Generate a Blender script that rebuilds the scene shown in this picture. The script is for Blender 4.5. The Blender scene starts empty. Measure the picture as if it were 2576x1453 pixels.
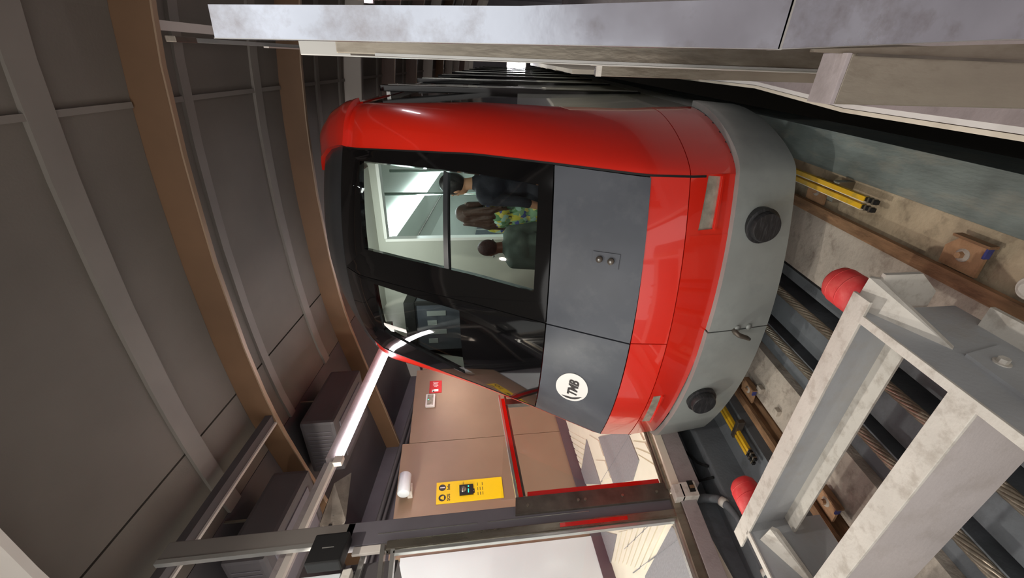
import bpy, bmesh, math, random
import numpy as np
from mathutils import Vector, Matrix
random.seed(7)
SC = bpy.context.scene
COL = SC.collection

# ---------------------------------------------------------------- camera
SL = 0.145138                       # the track falls by this much per metre of length
RX = ((0.03168626, -0.87355752, -0.48568842),
      (-0.12937871, -0.48542893, 0.86465016),
      (-0.99108886, 0.03544021, -0.12840118))
R = Matrix(RX)
cam_d = bpy.data.cameras.new('camera'); cam = bpy.data.objects.new('camera', cam_d); COL.objects.link(cam)
cx, cy, cz = R @ Vector((1, 0, 0)), R @ Vector((0, -1, 0)), R @ Vector((0, 0, -1))
mw = Matrix((cx, cy, cz)).transposed().to_4x4()
cam.matrix_world = mw
cam_d.sensor_fit = 'HORIZONTAL'; cam_d.sensor_width = 36; cam_d.lens = 36 * 1038 / 2576
cam_d.clip_start = 0.02; cam_d.clip_end = 200
SC.camera = cam
SC.view_settings.view_transform = 'Standard'; SC.view_settings.look = 'None'
SC.view_settings.gamma = 1; SC.view_settings.use_curve_mapping = False
SC.view_settings.exposure = 0.3

# ---------------------------------------------------------------- world and lights
W = bpy.data.worlds.new('station_hall'); SC.world = W; W.use_nodes = True
W.node_tree.nodes['Background'].inputs[0].default_value = (1.0, 0.965, 0.93, 1)
W.node_tree.nodes['Background'].inputs[1].default_value = 0.95

def area(name, loc, target, sx, sy, power, col=(1, 0.95, 0.9)):
    l = bpy.data.lights.new(name, 'AREA'); l.shape = 'RECTANGLE'; l.size = sx; l.size_y = sy
    l.energy = power; l.color = col
    o = bpy.data.objects.new(name, l); COL.objects.link(o); o.location = loc
    o.rotation_euler = (Vector(target) - Vector(loc)).to_track_quat('-Z', 'Y').to_euler()
    return o
def spot(name, loc, target, power, rad=.09, col=(1, .93, .84), cone=150):
    l = bpy.data.lights.new(name, 'SPOT'); l.energy = power; l.color = col; l.shadow_soft_size = rad; l.spot_size = math.radians(cone); l.spot_blend = .6
    o = bpy.data.objects.new(name, l); COL.objects.link(o); o.location = loc
    o.rotation_euler = (Vector(target) - Vector(loc)).to_track_quat('-Z', 'Y').to_euler()
    return o
# unseen spots: hall downlights inferred behind the camera, the others added as fill
spot('unseen_fill_spot', (-1.3, 1.0, 2.2), (-1.5, 1.5, -1.9), 120, .045)
spot('unseen_fill_spot', (-1.9, -1.6, 2.0), (-1.6, 1.6, -1.5), 70, .06)
spot('unseen_fill_spot', (-4.6, 0.3, 1.35), (-4.6, 2.4, -1.8), 150)
spot('unseen_fill_spot', (-4.0, 1.2, 1.3), (-4.6, 3.6, -1.5), 120)
spot('unseen_fill_spot', (-4.6, 6.0, 0.9), (-4.6, 6.0, -3), 60)
spot('unseen_fill_spot', (.55, 6.0, .7), (.1, 6.4, -2.4), 60, .06, (1, .98, .96))  # this and the next spot are added to brighten the car's right flank
spot('unseen_fill_spot', (.55, 10.0, .1), (.1, 10.4, -3.0), 80, .06, (1, .98, .96))
spot('unseen_fill_spot', (1.4, 1.0, 1.7), (0.4, 1.6, -1.7), 40, .09, (1, .97, .95))

# ---------------------------------------------------------------- helpers
def rgb(r, g, b):
    f = lambda c: ((c / 255) / 12.92 if c / 255 <= 0.04045 else ((c / 255 + 0.055) / 1.055) ** 2.4)
    return (f(r), f(g), f(b), 1)

def M(name, col, rough=0.5, metal=0.0, var=0.0, scale=6.0, bump=0.0, bscale=None, dirt_or_reflection=None, dfac=0.5, dscale=3.0, coat=0.0, rvar=0.0, stretch=None, spec=None):
    m = bpy.data.materials.new(name); m.use_nodes = True; nt = m.node_tree; n = nt.nodes; l = nt.links
    b = n['Principled BSDF']; b.inputs['Roughness'].default_value = rough; b.inputs['Metallic'].default_value = metal
    b.inputs['Coat Weight'].default_value = coat; b.inputs['Coat Roughness'].default_value = 0.04
    if spec is not None: b.inputs['Specular IOR Level'].default_value = spec
    b.inputs['Base Color'].default_value = col
    geo = n.new('ShaderNodeNewGeometry'); vec = geo.outputs['Position']
    if stretch:
        mp = n.new('ShaderNodeMapping'); mp.inputs['Scale'].default_value = stretch
        l.new(vec, mp.inputs['Vector']); vec = mp.outputs['Vector']
    last = None
    if var:
        no = n.new('ShaderNodeTexNoise'); no.inputs['Scale'].default_value = scale; no.inputs['Detail'].default_value = 6
        l.new(vec, no.inputs['Vector'])
        cr = n.new('ShaderNodeValToRGB')
        cr.color_ramp.elements[0].position = 0.3; cr.color_ramp.elements[1].position = 0.7
        cr.color_ramp.elements[0].color = tuple(c * (1 - var) for c in col[:3]) + (1,)
        cr.color_ramp.elements[1].color = tuple(min(1, c * (1 + var)) for c in col[:3]) + (1,)
        l.new(no.outputs['Fac'], cr.inputs['Fac']); last = cr.outputs['Color']
        l.new(last, b.inputs['Base Color'])
    if dirt_or_reflection:
        no = n.new('ShaderNodeTexNoise'); no.inputs['Scale'].default_value = dscale; no.inputs['Detail'].default_value = 9; no.inputs['Roughness'].default_value = 0.65
        l.new(vec, no.inputs['Vector'])
        cr = n.new('ShaderNodeValToRGB'); cr.color_ramp.elements[0].position = 0.5; cr.color_ramp.elements[1].position = 0.66
        cr.color_ramp.elements[1].color = (dfac, dfac, dfac, 1); l.new(no.outputs['Fac'], cr.inputs['Fac'])
        mx = n.new('ShaderNodeMix'); mx.data_type = 'RGBA'; l.new(cr.outputs['Color'], mx.inputs['Factor'])
        if last: l.new(last, mx.inputs['A'])
        else: mx.inputs['A'].default_value = col
        mx.inputs['B'].default_value = dirt_or_reflection; l.new(mx.outputs['Result'], b.inputs['Base Color'])
    if rvar:
        no = n.new('ShaderNodeTexNoise'); no.inputs['Scale'].default_value = scale; no.inputs['Detail'].default_value = 5
        l.new(vec, no.inputs['Vector'])
        mr = n.new('ShaderNodeMapRange'); mr.inputs['From Min'].default_value = 0.3; mr.inputs['From Max'].default_value = 0.7
        mr.inputs['To Min'].default_value = max(0, rough - rvar); mr.inputs['To Max'].default_value = rough + rvar
        l.new(no.outputs['Fac'], mr.inputs['Value']); l.new(mr.outputs['Result'], b.inputs['Roughness'])
    if bump:
        no = n.new('ShaderNodeTexNoise'); no.inputs['Scale'].default_value = bscale or scale * 4; no.inputs['Detail'].default_value = 6
        l.new(vec, no.inputs['Vector'])
        bp = n.new('ShaderNodeBump'); bp.inputs['Strength'].default_value = bump; bp.inputs['Distance'].default_value = 0.01
        l.new(no.outputs['Fac'], bp.inputs['Height']); l.new(bp.outputs['Normal'], b.inputs['Normal'])
    return m

def emit(name, col, s):
    m = bpy.data.materials.new(name); m.use_nodes = True; nt = m.node_tree
    b = nt.nodes['Principled BSDF']; b.inputs['Base Color'].default_value = col
    b.inputs['Emission Color'].default_value = col; b.inputs['Emission Strength'].default_value = s
    return m

def glass(name, tint, refl=0.10, rough=0.02):
    m = bpy.data.materials.new(name); m.use_nodes = True; nt = m.node_tree; n = nt.nodes; l = nt.links
    n.remove(n['Principled BSDF']); out = n['Material Output']
    tr = n.new('ShaderNodeBsdfTransparent'); tr.inputs[0].default_value = tint
    gl = n.new('ShaderNodeBsdfGlossy'); gl.inputs['Roughness'].default_value = rough
    fr = n.new('ShaderNodeFresnel'); fr.inputs['IOR'].default_value = 1.45
    ge = n.new('ShaderNodeNewGeometry'); iv = n.new('ShaderNodeMath'); iv.operation = 'SUBTRACT'; iv.inputs[0].default_value = 1; l.new(ge.outputs['Backfacing'], iv.inputs[1])
    mu = n.new('ShaderNodeMath'); mu.operation = 'MULTIPLY'; l.new(fr.outputs[0], mu.inputs[0]); l.new(iv.outputs[0], mu.inputs[1])   # only the outer face reflects
    mx = n.new('ShaderNodeMixShader'); l.new(mu.outputs[0], mx.inputs[0]); l.new(tr.outputs[0], mx.inputs[1]); l.new(gl.outputs[0], mx.inputs[2])
    l.new(mx.outputs[0], out.inputs['Surface'])
    return m

MAT = {}
def mats():
    m = MAT
    m['vault'] = M('dark_vault_panel', rgb(104, 98, 90), 0.75, 0, 0.12, 1.2, 0.1, 60)
    m['vaultstrip'] = M('pale_vault_strip', rgb(124, 118, 111), 0.7, 0, 0.08, 2)
    m['brownfin'] = M('brown_fin', rgb(108, 80, 56), 0.6, 0, 0.12, 2)
    m['mauvefin'] = M('mauve_fin', rgb(116, 96, 88), 0.6, 0, 0.1, 2)
    m['creamfin'] = M('cream_fin', rgb(205, 198, 190), 0.6, 0, 0.05, 2)
    m['brownwall'] = M('brown_wall_panel', rgb(152, 128, 106), 0.42, 0.1, 0.06, 2, 0.05, 300)
    m['whitewall'] = M('white_wall_panel', rgb(226, 234, 238), 0.45, 0, 0.02, 2)
    m['charcoal'] = M('charcoal_paint', rgb(98, 94, 100), 0.6, 0, 0.1, 3, 0.05)
    m['darkbox'] = M('dark_grey_sheet', rgb(84, 80, 82), 0.55, 0.1, 0.1, 3)
    m['alu'] = M('satin_aluminium', rgb(190, 188, 182), 0.32, 0.85, 0.12, 3, 0, rvar=0.08, stretch=(1, 1, 0.15))
    m['steelmirror'] = M('mirror_steel_painted_reflections', rgb(206, 213, 226), 0.22, 0.95, 0.14, 5, 0.12, 7, dirt_or_reflection=rgb(138, 128, 124), dfac=0.6, dscale=5.5, rvar=0.12)  # patches and tint variation paint in the plate's reflections, with some dirt
    m['steeldull'] = M('dirty_stainless', rgb(162, 154, 140), 0.34, 0.85, 0.25, 5, 0.1, 60, dirt_or_reflection=rgb(104, 90, 74), dfac=0.6, dscale=7, rvar=0.1, stretch=(1, 1, 0.3))
    m['darksteel'] = M('dark_worn_steel', rgb(104, 96, 88), 0.4, 0.6, 0.3, 9, 0.1, 60)
    m['red'] = M('train_red', rgb(220, 38, 20), 0.28, 0, 0.03, 2, coat=1.0)
    m['redframe'] = M('red_door_frame', rgb(205, 24, 16), 0.25, 0, 0.05, 3, coat=0.6)
    m['blackgloss'] = M('gloss_black_glass', rgb(12, 12, 13), 0.06, 0, spec=0.6)
    m['roofblack'] = M('satin_black_roof', rgb(46, 49, 52), 0.35, 0, 0.2, 3, coat=0.3)
    m['slate'] = M('slate_grey_paint', rgb(70, 74, 82), 0.42, 0, 0.10, 4, dirt_or_reflection=rgb(100, 103, 108), dfac=0.3, dscale=5)
    m['bumper'] = M('bumper_grey', rgb(150, 155, 152), 0.42, 0, 0.10, 3, dirt_or_reflection=rgb(128, 134, 132), dfac=0.5, dscale=2.5, coat=0.2)
    m['palepaint'] = M('pale_grey_gloss', rgb(212, 214, 206), 0.2, 0, 0.02, 3, coat=0.8)
    m['seal'] = M('black_seal', rgb(14, 14, 14), 0.6)
    m['rubber'] = M('black_rubber', rgb(34, 34, 36), 0.45, 0, 0.15, 10, dirt_or_reflection=rgb(96, 96, 98), dfac=0.3, dscale=12, stretch=(1, 1, 7))
    m['lens'] = M('lamp_lens', rgb(158, 152, 138), 0.12, 0, 0.25, 18, 0.3, 30, coat=1.0)
    m['silver'] = M('silver_trim', rgb(196, 196, 192), 0.25, 0.7, 0.05, 4)
    m['white'] = M('white_vinyl', rgb(240, 238, 234), 0.4)
    m['ink'] = M('dark_ink', rgb(50, 46, 46), 0.5)
    m['beamgrey'] = M('painted_beam_grey', rgb(216, 211, 202), 0.5, 0, 0.07, 5, 0.15, 60, dirt_or_reflection=rgb(168, 158, 146), dfac=0.55, dscale=15)
    m['plategrey'] = M('painted_plate_grey', rgb(182, 185, 188), 0.5, 0, 0.07, 4, 0.1, 60, dirt_or_reflection=rgb(176, 170, 162), dfac=0.4, dscale=6)
    m['concrete'] = M('tan_concrete', rgb(184, 168, 142), 0.85, 0, 0.2, 5, 0.6, 30, dirt_or_reflection=rgb(112, 100, 84), dfac=0.65, dscale=7)
    m['concretepale'] = M('pale_concrete', rgb(182, 172, 160), 0.85, 0, 0.14, 6, 0.5, 40, dirt_or_reflection=rgb(122, 108, 96), dfac=0.6, dscale=10)
    m['teal'] = M('teal_grey_concrete', rgb(128, 138, 134), 0.8, 0, 0.2, 5, 0.4, 30, dirt_or_reflection=rgb(165, 160, 145), dfac=0.4, dscale=6, stretch=(2.5, 0.6, 1))
    m['slatefloor'] = M('blue_grey_painted_floor', rgb(112, 117, 122), 0.6, 0, 0.10, 3, 0.2, 40, dirt_or_reflection=rgb(80, 82, 84), dfac=0.5, dscale=5)
    m['void'] = M('black_and_painted_shade', rgb(14, 14, 15), 0.9)  # black standing in for shade in slots and under the platform; also cables
    m['rust'] = M('rusty_rail', rgb(150, 116, 86), 0.6, 0.25, 0.3, 9, 0.4, 40, dirt_or_reflection=rgb(84, 60, 46), dfac=0.7, dscale=6, stretch=(3, 0.6, 3))
    m['rustplate'] = M('rust_orange_plate', rgb(172, 134, 100), 0.75, 0.0, 0.2, 9, 0.4, 40, dirt_or_reflection=rgb(134, 100, 76), dfac=0.6, dscale=12)
    m['yellow'] = M('yellow_conductor', rgb(232, 184, 40), 0.5, 0, 0.1, 9, dirt_or_reflection=rgb(170, 150, 80), dfac=0.5, dscale=12)
    m['signyellow'] = M('sign_yellow', rgb(252, 214, 12), 0.45)
    m['signred'] = M('sign_red', rgb(200, 30, 32), 0.45)
    m['cable'] = M('steel_cable', rgb(172, 160, 144), 0.3, 0.6, 0.3, 30, dirt_or_reflection=rgb(86, 70, 58), dfac=0.6, dscale=30)
    m['buffer'] = M('red_elastomer', rgb(222, 60, 62), 0.5, 0, 0.08, 5, 0.1, 60, dirt_or_reflection=rgb(236, 120, 112), dfac=0.4, dscale=9)
    m['blue'] = M('blue_marking', rgb(60, 66, 130), 0.6, 0, 0.3, 30)
    m['creamtile'] = M('cream_tile', rgb(238, 230, 212), 0.5, 0, 0.04, 5)
    m['greytile'] = M('grey_tile', rgb(142, 140, 144), 0.5, 0, 0.14, 25, stretch=(1, 4, 1))
    m['skirt'] = M('plum_skirting', rgb(88, 74, 82), 0.5)
    m['mauve'] = M('mauve_concrete', rgb(160, 150, 150), 0.7, 0, 0.07, 4, 0.2, 60, dirt_or_reflection=rgb(120, 110, 108), dfac=0.3, dscale=12)
    m['cabin'] = M('cabin_grey', rgb(184, 184, 174), 0.5, 0, 0.04, 3)
    m['cabinlight'] = M('cabin_cream', rgb(214, 218, 210), 0.5, 0, 0.03, 3)
    m['chrome'] = M('handrail_chrome', rgb(190, 205, 200), 0.15, 0.9)
    m['tube'] = emit('cabin_tube', (0.82, 0.97, 1.0, 1), 9)
    m['led'] = emit('led_strip', (1.0, 0.94, 1.0, 1), 22)
    m['green'] = emit('green_led', (0.02, 0.9, 0.35, 1), 3)
    m['glass'] = glass('window_glass', (0.86, 0.89, 0.87, 1))
    m['clear'] = glass('clear_glass', (0.97, 0.98, 0.975, 1))
    m['skin'] = M('skin', rgb(196, 148, 118), 0.5, 0, 0.05, 20)
    m['skindark'] = M('brown_skin', rgb(120, 72, 54), 0.5, 0, 0.05, 20)
mats()

def link_mesh(name, vs, fs, mat, parent=None, smooth=False, sheared=True, extra=None):
    vs = [Vector(v) for v in vs]
    if sheared: vs = [Vector((v.x, v.y, v.z - SL * v.y)) for v in vs]
    c = Vector((0, 0, 0))
    for v in vs: c += v
    c /= max(1, len(vs))
    me = bpy.data.meshes.new(name); me.from_pydata([v - c for v in vs], [], fs); me.update()
    bm = bmesh.new(); bm.from_mesh(me); bmesh.ops.recalc_face_normals(bm, faces=bm.faces); bm.to_mesh(me); bm.free()
    if smooth:
        for p in me.polygons: p.use_smooth = True
    me.materials.append(MAT[mat] if isinstance(mat, str) else mat)
    o = bpy.data.objects.new(name, me); COL.objects.link(o)
    if parent: o.parent = parent; o.location = c - Vector(parent['_w'])
    else: o.location = c
    o['_w'] = tuple(c)
    return o

class B:
    """collects shapes for one mesh"""
    def __init__(s): s.v = []; s.f = []
    def add(s, vs, fs):
        k = len(s.v); s.v += [tuple(v) for v in vs]; s.f += [tuple(i + k for i in f) for f in fs]; return s
    def box(s, x0, x1, y0, y1, z0, z1, b=0.0):
        if b <= 0:
            vs = [(x, y, z) for x in (x0, x1) for y in (y0, y1) for z in (z0, z1)]
            return s.add(vs, [(0, 1, 3, 2), (4, 6, 7, 5), (0, 4, 5, 1), (2, 3, 7, 6), (0, 2, 6, 4), (1, 5, 7, 3)])
        bm = bmesh.new(); bmesh.ops.create_cube(bm, size=1)
        for v in bm.verts: v.co = Vector(((x0 + x1) / 2 + v.co.x * (x1 - x0), (y0 + y1) / 2 + v.co.y * (y1 - y0), (z0 + z1) / 2 + v.co.z * (z1 - z0)))
        b = min(b, abs(x1 - x0) * .45, abs(y1 - y0) * .45, abs(z1 - z0) * .45)
        bmesh.ops.bevel(bm, geom=list(bm.edges), offset=b, segments=2, affect='EDGES', profile=0.7)
        return s.bm(bm)
    def bm(s, bm):
        bm.verts.index_update(); s.add([v.co[:] for v in bm.verts], [[v.index for v in f.verts] for f in bm.faces]); bm.free(); return s
    def prism(s, poly, d):
        """polygon (3-D points) swept by vector d"""
        n = len(poly); d = Vector(d)
        vs = [Vector(p) for p in poly] + [Vector(p) + d for p in poly]
        return s.add(vs, [tuple(range(n))[::-1], tuple(range(n, 2 * n))] + [(i, (i + 1) % n, n + (i + 1) % n, n + i) for i in range(n)])
    def tube(s, pts, r, n=12, caps=True):
        pts = [Vector(p) for p in pts]; rs = r if isinstance(r, (list, tuple)) else [r] * len(pts)
        rings = []; up = None
        for i, p in enumerate(pts):
            t = (pts[min(i + 1, len(pts) - 1)] - pts[max(i - 1, 0)]).normalized()
            if up is None: up = Vector((0, 0, 1)) if abs(t.z) < 0.9 else Vector((1, 0, 0))
            a = (up - t * up.dot(t)).normalized(); up = a; b2 = t.cross(a)
            rings.append([p + (a * math.cos(2 * math.pi * k / n) + b2 * math.sin(2 * math.pi * k / n)) * rs[i] for k in range(n)])
        vs = [v for rg in rings for v in rg]; fs = []
        for i in range(len(pts) - 1):
            for k in range(n): fs.append((i * n + k, i * n + (k + 1) % n, (i + 1) * n + (k + 1) % n, (i + 1) * n + k))
        if caps: fs += [tuple(range(n))[::-1], tuple(range((len(pts) - 1) * n, len(pts) * n))]
        return s.add(vs, fs)
    def out(s, name, mat, parent=None, smooth=False, sheared=True): return link_mesh(name, s.v, s.f, mat, parent, smooth, sheared)

def tag(o, label=None, cat=None, group=None, kind=None):
    if label: o['label'] = label
    if cat: o['category'] = cat
    if group: o['group'] = group
    if kind: o['kind'] = kind
    return o
def empty(name, loc, label, cat, group=None, kind=None):
    o = bpy.data.objects.new(name, None); COL.objects.link(o); o.empty_display_size = 0.1
    w = (loc[0], loc[1], loc[2] - SL * loc[1]); o.location = w; o['_w'] = w
    return tag(o, label, cat, group, kind)
def bx(name, mat, x0, x1, y0, y1, z0, z1, parent=None, b=0.0, sheared=True):
    return B().box(x0, x1, y0, y1, z0, z1, b).out(name, mat, parent, False, sheared)

def text_geo(txt, size, shear=0.0, offset=0.0):
    """flat lettering as (points, faces); centred on x, baseline 0"""
    c = bpy.data.curves.new('t', 'FONT'); c.body = txt; c.size = size; c.shear = shear; c.offset = offset; c.align_x = 'CENTER'; c.resolution_u = 3
    o = bpy.data.objects.new('t', c); COL.objects.link(o)
    dg = bpy.context.evaluated_depsgraph_get(); me = o.evaluated_get(dg).to_mesh()
    vs = [v.co[:] for v in me.vertices]; fs = [tuple(p.vertices) for p in me.polygons]
    o.evaluated_get(dg).to_mesh_clear(); bpy.data.objects.remove(o); bpy.data.curves.remove(c)
    return vs, fs

# ================================================================ THE SETTING
# -- vault over the track ------------------------------------------------
BOT = [(3.0, 1.5), (2.2, 1.85), (1.5, 2.12), (.8, 2.31), (.3, 2.42), (-.1, 2.49), (-.8, 2.56), (-1.6, 2.60), (-2.5, 2.60), (-3.1, 2.57), (-3.6, 2.52), (-4.3, 2.40), (-5, 2.27), (-5.7, 2.14), (-6.6, 1.98)]
def vault_z(x, up=0.25):
    xs = [p[0] for p in BOT][::-1]; zs = [p[1] for p in BOT][::-1]
    return float(np.interp(x, xs, zs)) + up
ceiling = empty('ceiling', (-1.7, 8, 2.8), 'dark grey vault of wide panels over the track and platforms', 'ceiling', kind='structure')
def xr(a, b, n): return [a + (b - a) * i / n for i in range(n + 1)]
YS = [-0.5, 1.53, 3.52, 5.57, 7.55, 9.57, 11.57, 13.6, 15.6, 17.6, 19.6, 21.6, 23.6, 25.6, 28]
for i in range(len(YS) - 1):
    for a, b, n, vm in ((3.0, -.345, 6, 'vault'), (-.385, -3.09, 8, 'vault'), (-3.11, -3.95, 3, 'vault'), (-3.96, -6.6, 6, 'darkbox')):
        g = B(); X = xr(a, b, n); vs = []; fs = []
        for x in X:
            z = vault_z(x)
            for y in (YS[i] + 0.002, YS[i + 1] - 0.002): vs += [(x, y, z), (x, y, z + .06)]
        for k in range(n):
            p = 4 * k; q = p + 4
            fs += [(p, p + 2, q + 2, q), (p + 1, q + 1, q + 3, p + 3), (p, q, q + 1, p + 1), (p + 2, p + 3, q + 3, q + 2)]
        fs += [(0, 1, 3, 2), (4 * n, 4 * n + 2, 4 * n + 3, 4 * n + 1)]
        g.add(vs, fs).out('vault_panel', vm, ceiling)
def band(name, x0, x1, y0, y1, up0, up1, mat, parent, n=24):
    """a band that follows the vault between two heights above the fin line"""
    g = B(); vs = []; fs = []
    for x in xr(x0, x1, n):
        for y in (y0, y1):
            vs += [(x, y, vault_z(x, up0)), (x, y, vault_z(x, up1))]
    for k in range(n):
        p = 4 * k; q = p + 4
        fs += [(p, p + 2, q + 2, q), (p + 1, q + 1, q + 3, p + 3), (p, q, q + 1, p + 1), (p + 2, p + 3, q + 3, q + 2)]
    fs += [(0, 1, 3, 2), (4 * n, 4 * n + 2, 4 * n + 3, 4 * n + 1)]
    return g.add(vs, fs).out(name, mat, parent)
band('joint_backing', 3, -6.6, -0.5, 28, 0.33, 0.36, 'vaultstrip', ceiling)
for a_, b_ in ((-.5, 3.50), (3.56, 5.55), (5.61, 7.53), (7.59, 9.55), (9.61, 13), (13, 20)):
    bx('seam_strip', 'vaultstrip', -.385, -.345, a_, b_, vault_z(-.365) - .022, vault_z(-.365) + .01, ceiling)
for y, w in ((2.78, .17), (4.0, .10), (5.02, .13), (6.5, .09), (7.3, .08), (8.3, .08), (9.2, .08), (10.4, .08), (11.2, .08), (12.3, .08), (14.3, .1), (16.3, .1), (18.3, .1)):
    band('vault_strip', 2.5, -3.95, y, y + w, .222, .25, 'vaultstrip', ceiling, 20)
for i, y in enumerate(YS[1:-1]):
    mt = ['creamfin', 'brownfin', 'brownfin', 'creamfin', 'mauvefin', 'mauvefin', 'creamfin', 'brownfin', 'creamfin', 'creamfin', 'mauvefin', 'creamfin', 'creamfin'][i]
    lab = ['cream curved fin at the near top corner', 'nearest brown curved fin hanging under the vault', 'second brown curved fin, just before the train', 'cream curved fin right behind the red train corner'][i] if i < 4 else ['mauve', 'mauve', 'cream', 'brown', 'cream', 'cream', 'mauve', 'cream', 'cream'][i - 4] + ' curved ceiling fin, ' + ['first', 'second', 'third', 'fourth', 'fifth', 'sixth', 'seventh', 'eighth', 'ninth'][i - 4] + ' one beyond the cream fin over the train'
    o = band('ceiling_fin', 2.6, -6.45, y, y + .03, 0, .25, mt, None, 30)
    tag(o, lab, 'ceiling fin', 'curved fins under the vault')
    lp = band('edge_strip', 2.6, -6.45, y - .006, y + .036, -.012, .0, 'creamfin' if mt == 'creamfin' else 'brownwall', o, 30)

# -- left side: walls ------------------------------------------------------
wl = empty('wall_left', (-5.5, 4, 0), 'brown panelled wall behind the left platform', 'wall', kind='structure')
for y0, y1 in ((3.02, 4.79), (4.80, 6.6), (6.61, 8.4), (8.41, 10.2), (10.21, 12), (12.01, 20)):
    # wall panels are plumb and level in themselves: built unsheared
    bx('wall_panel', 'brownwall', -5.6, -5.5, y0, y1, -2.2 if y0 < 6 else -4.5, 0.99 - (.06 * (y0 - 3)), wl, sheared=False)
bx('white_panel', 'whitewall', -5.58, -5.47, -1.0, 3.0, -1.62, 0.84, wl, sheared=False)['label'] = 'white panel behind the glass door'
bx('baseboard', 'skirt', -5.5, -5.46, -1.0, 20, -2.0, -1.62, wl, sheared=False)
bx('upper_wall', 'charcoal', -6.65, -6.45, -1, 28, -4, 2.3, wl)
bx('soffit', 'charcoal', -6.6, -5.56, -1, 28, 1.34, 1.40, wl)
bx('wall_near_upper', 'charcoal', -5.62, -5.56, -1.0, 3.0, 0.6, 1.4, wl)
wr = bx('wall_right', 'charcoal', 2.9, 3.2, -1.5, 28, -4, 1.9); tag(wr, 'wall behind the right platform', 'wall', kind='structure')
wb = bx('wall_far', 'charcoal', -6.6, 3.1, 28, 28.2, -4, 3.2); tag(wb, 'dark far end of the tunnel', 'wall', kind='structure')
# -- left platform floor ---------------------------------------------------
fl = empty('floor', (-4.4, 4, -1.2), 'left platform of cream ribbed tiles and grey slabs', 'floor', kind='structure')
ZP = -1.76
bx('platform_slab', 'creamtile', -5.5, -3.2, -1.0, 6.5, ZP - .12, ZP - .012, fl, sheared=False)
bx('platform_slab', 'creamtile', -5.5, -3.2, 6.5, 12, ZP - 1.1, ZP - .9, fl, sheared=False)
def flat(name, poly, mat, z0=ZP - .011, t=.011, parent=fl):
    return B().prism([(x, y, z0) for x, y in poly], (0, 0, t)).out(name, mat, parent, False, False)
flat('grey_slab', [(-4.78, 3.98), (-5.46, 4.75), (-5.46, 3.0), (-4.83, 3.28), (-4.62, 3.96)][0:1] + [(-5.46, 3.97), (-5.46, 3.75), (-4.85, 3.3)], 'greytile')
flat('grey_slab', [(-4.32, 3.62), (-3.49, 2.97), (-3.53, 2.63), (-3.87, 2.64), (-4.42, 3.0)], 'greytile')
flat('grey_slab', [(-5.46, 3.05), (-4.89, 2.66), (-5.46, 2.64)], 'greytile')
flat('grey_slab', [(-3.49, 1.92), (-3.22, 1.3), (-3.22, .2), (-5.0, .2), (-5.46, 1.2), (-5.46, 1.6), (-4.5, 2.02)], 'greytile')
def rib_field(a, b, c, d, n):
    """ribs running from side a-b to side d-c"""
    for i in range(n):
        t0 = (i + .12) / n; t1 = (i + .88) / n
        L = lambda p, q, t: (p[0] + (q[0] - p[0]) * t, p[1] + (q[1] - p[1]) * t)
        flat('tile_rib', [L(a, d, t0), L(b, c, t0), L(b, c, t1), L(a, d, t1)], 'creamtile', ZP - .012, .017)
rib_field((-5.44, 4.75), (-4.80, 4.0), (-5.44, 3.99), (-5.44, 4.0), 6)
rib_field((-5.4, 2.62), (-4.85, 2.66), (-3.5, 1.98), (-4.45, 2.05), 8)
rib_field((-4.6, 3.95), (-4.35, 3.62), (-4.43, 3.05), (-4.82, 3.28), 2)
rib_field((-3.46, 2.9), (-3.24, 2.75), (-3.24, 2.2), (-3.5, 2.6), 4)
for y in (3.3, 2.45, 2.2):
    flat('tile_joint', [(-4.8, y), (-3.3, y - .45), (-3.3, y - .455), (-4.8, y - .006)], 'greytile', ZP - .008, .014)
# -- platform edge, recess and pit wall, left ------------------------------
pe = empty('trim_1', (-3.15, 2, -1.6), 'metal sill and mauve concrete edge of the left platform', 'platform edge', kind='structure')
bx('sill_rail', 'steeldull', -3.22, -3.13, 2.03, 9, -1.44, -1.395, pe)
bx('sill_groove', 'darksteel', -3.19, -3.16, 2.03, 9, -1.40, -1.385, pe)
bx('sill_lip', 'creamtile', -3.13, -3.095, 2.03, 9, -1.50, -1.43, pe)
bx('edge_beam', 'mauve', -3.35, -3.1, 2.03, 9, -1.68, -1.50, pe, .006)
bx('edge_beam', 'mauve', -3.35, -3.11, -0.6, 1.98, -1.60, -1.47, pe, .006)
bx('sill_rail', 'steeldull', -3.20, -3.13, -0.6, 1.98, -1.47, -1.40, pe)
bx('sill_groove', 'darksteel', -3.17, -3.12, -0.6, 1.98, -1.475, -1.465, pe)
pw = empty('wall_pit_left', (-3.1, 2, -2), 'blue grey painted side wall of the track pit', 'pit wall', kind='structure')
bx('recess_back', 'slatefloor', -3.6, -3.4, 2.0, 12, -2.3, -1.5, pw)
bx('recess_back', 'slatefloor', -3.42, -3.3, -0.8, 2.0, -2.3, -1.5, pw)
bx('pit_curb', 'slatefloor', -3.4, -3.1, -.8, 12, -2.4, -1.86, pw, .012)
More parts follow.
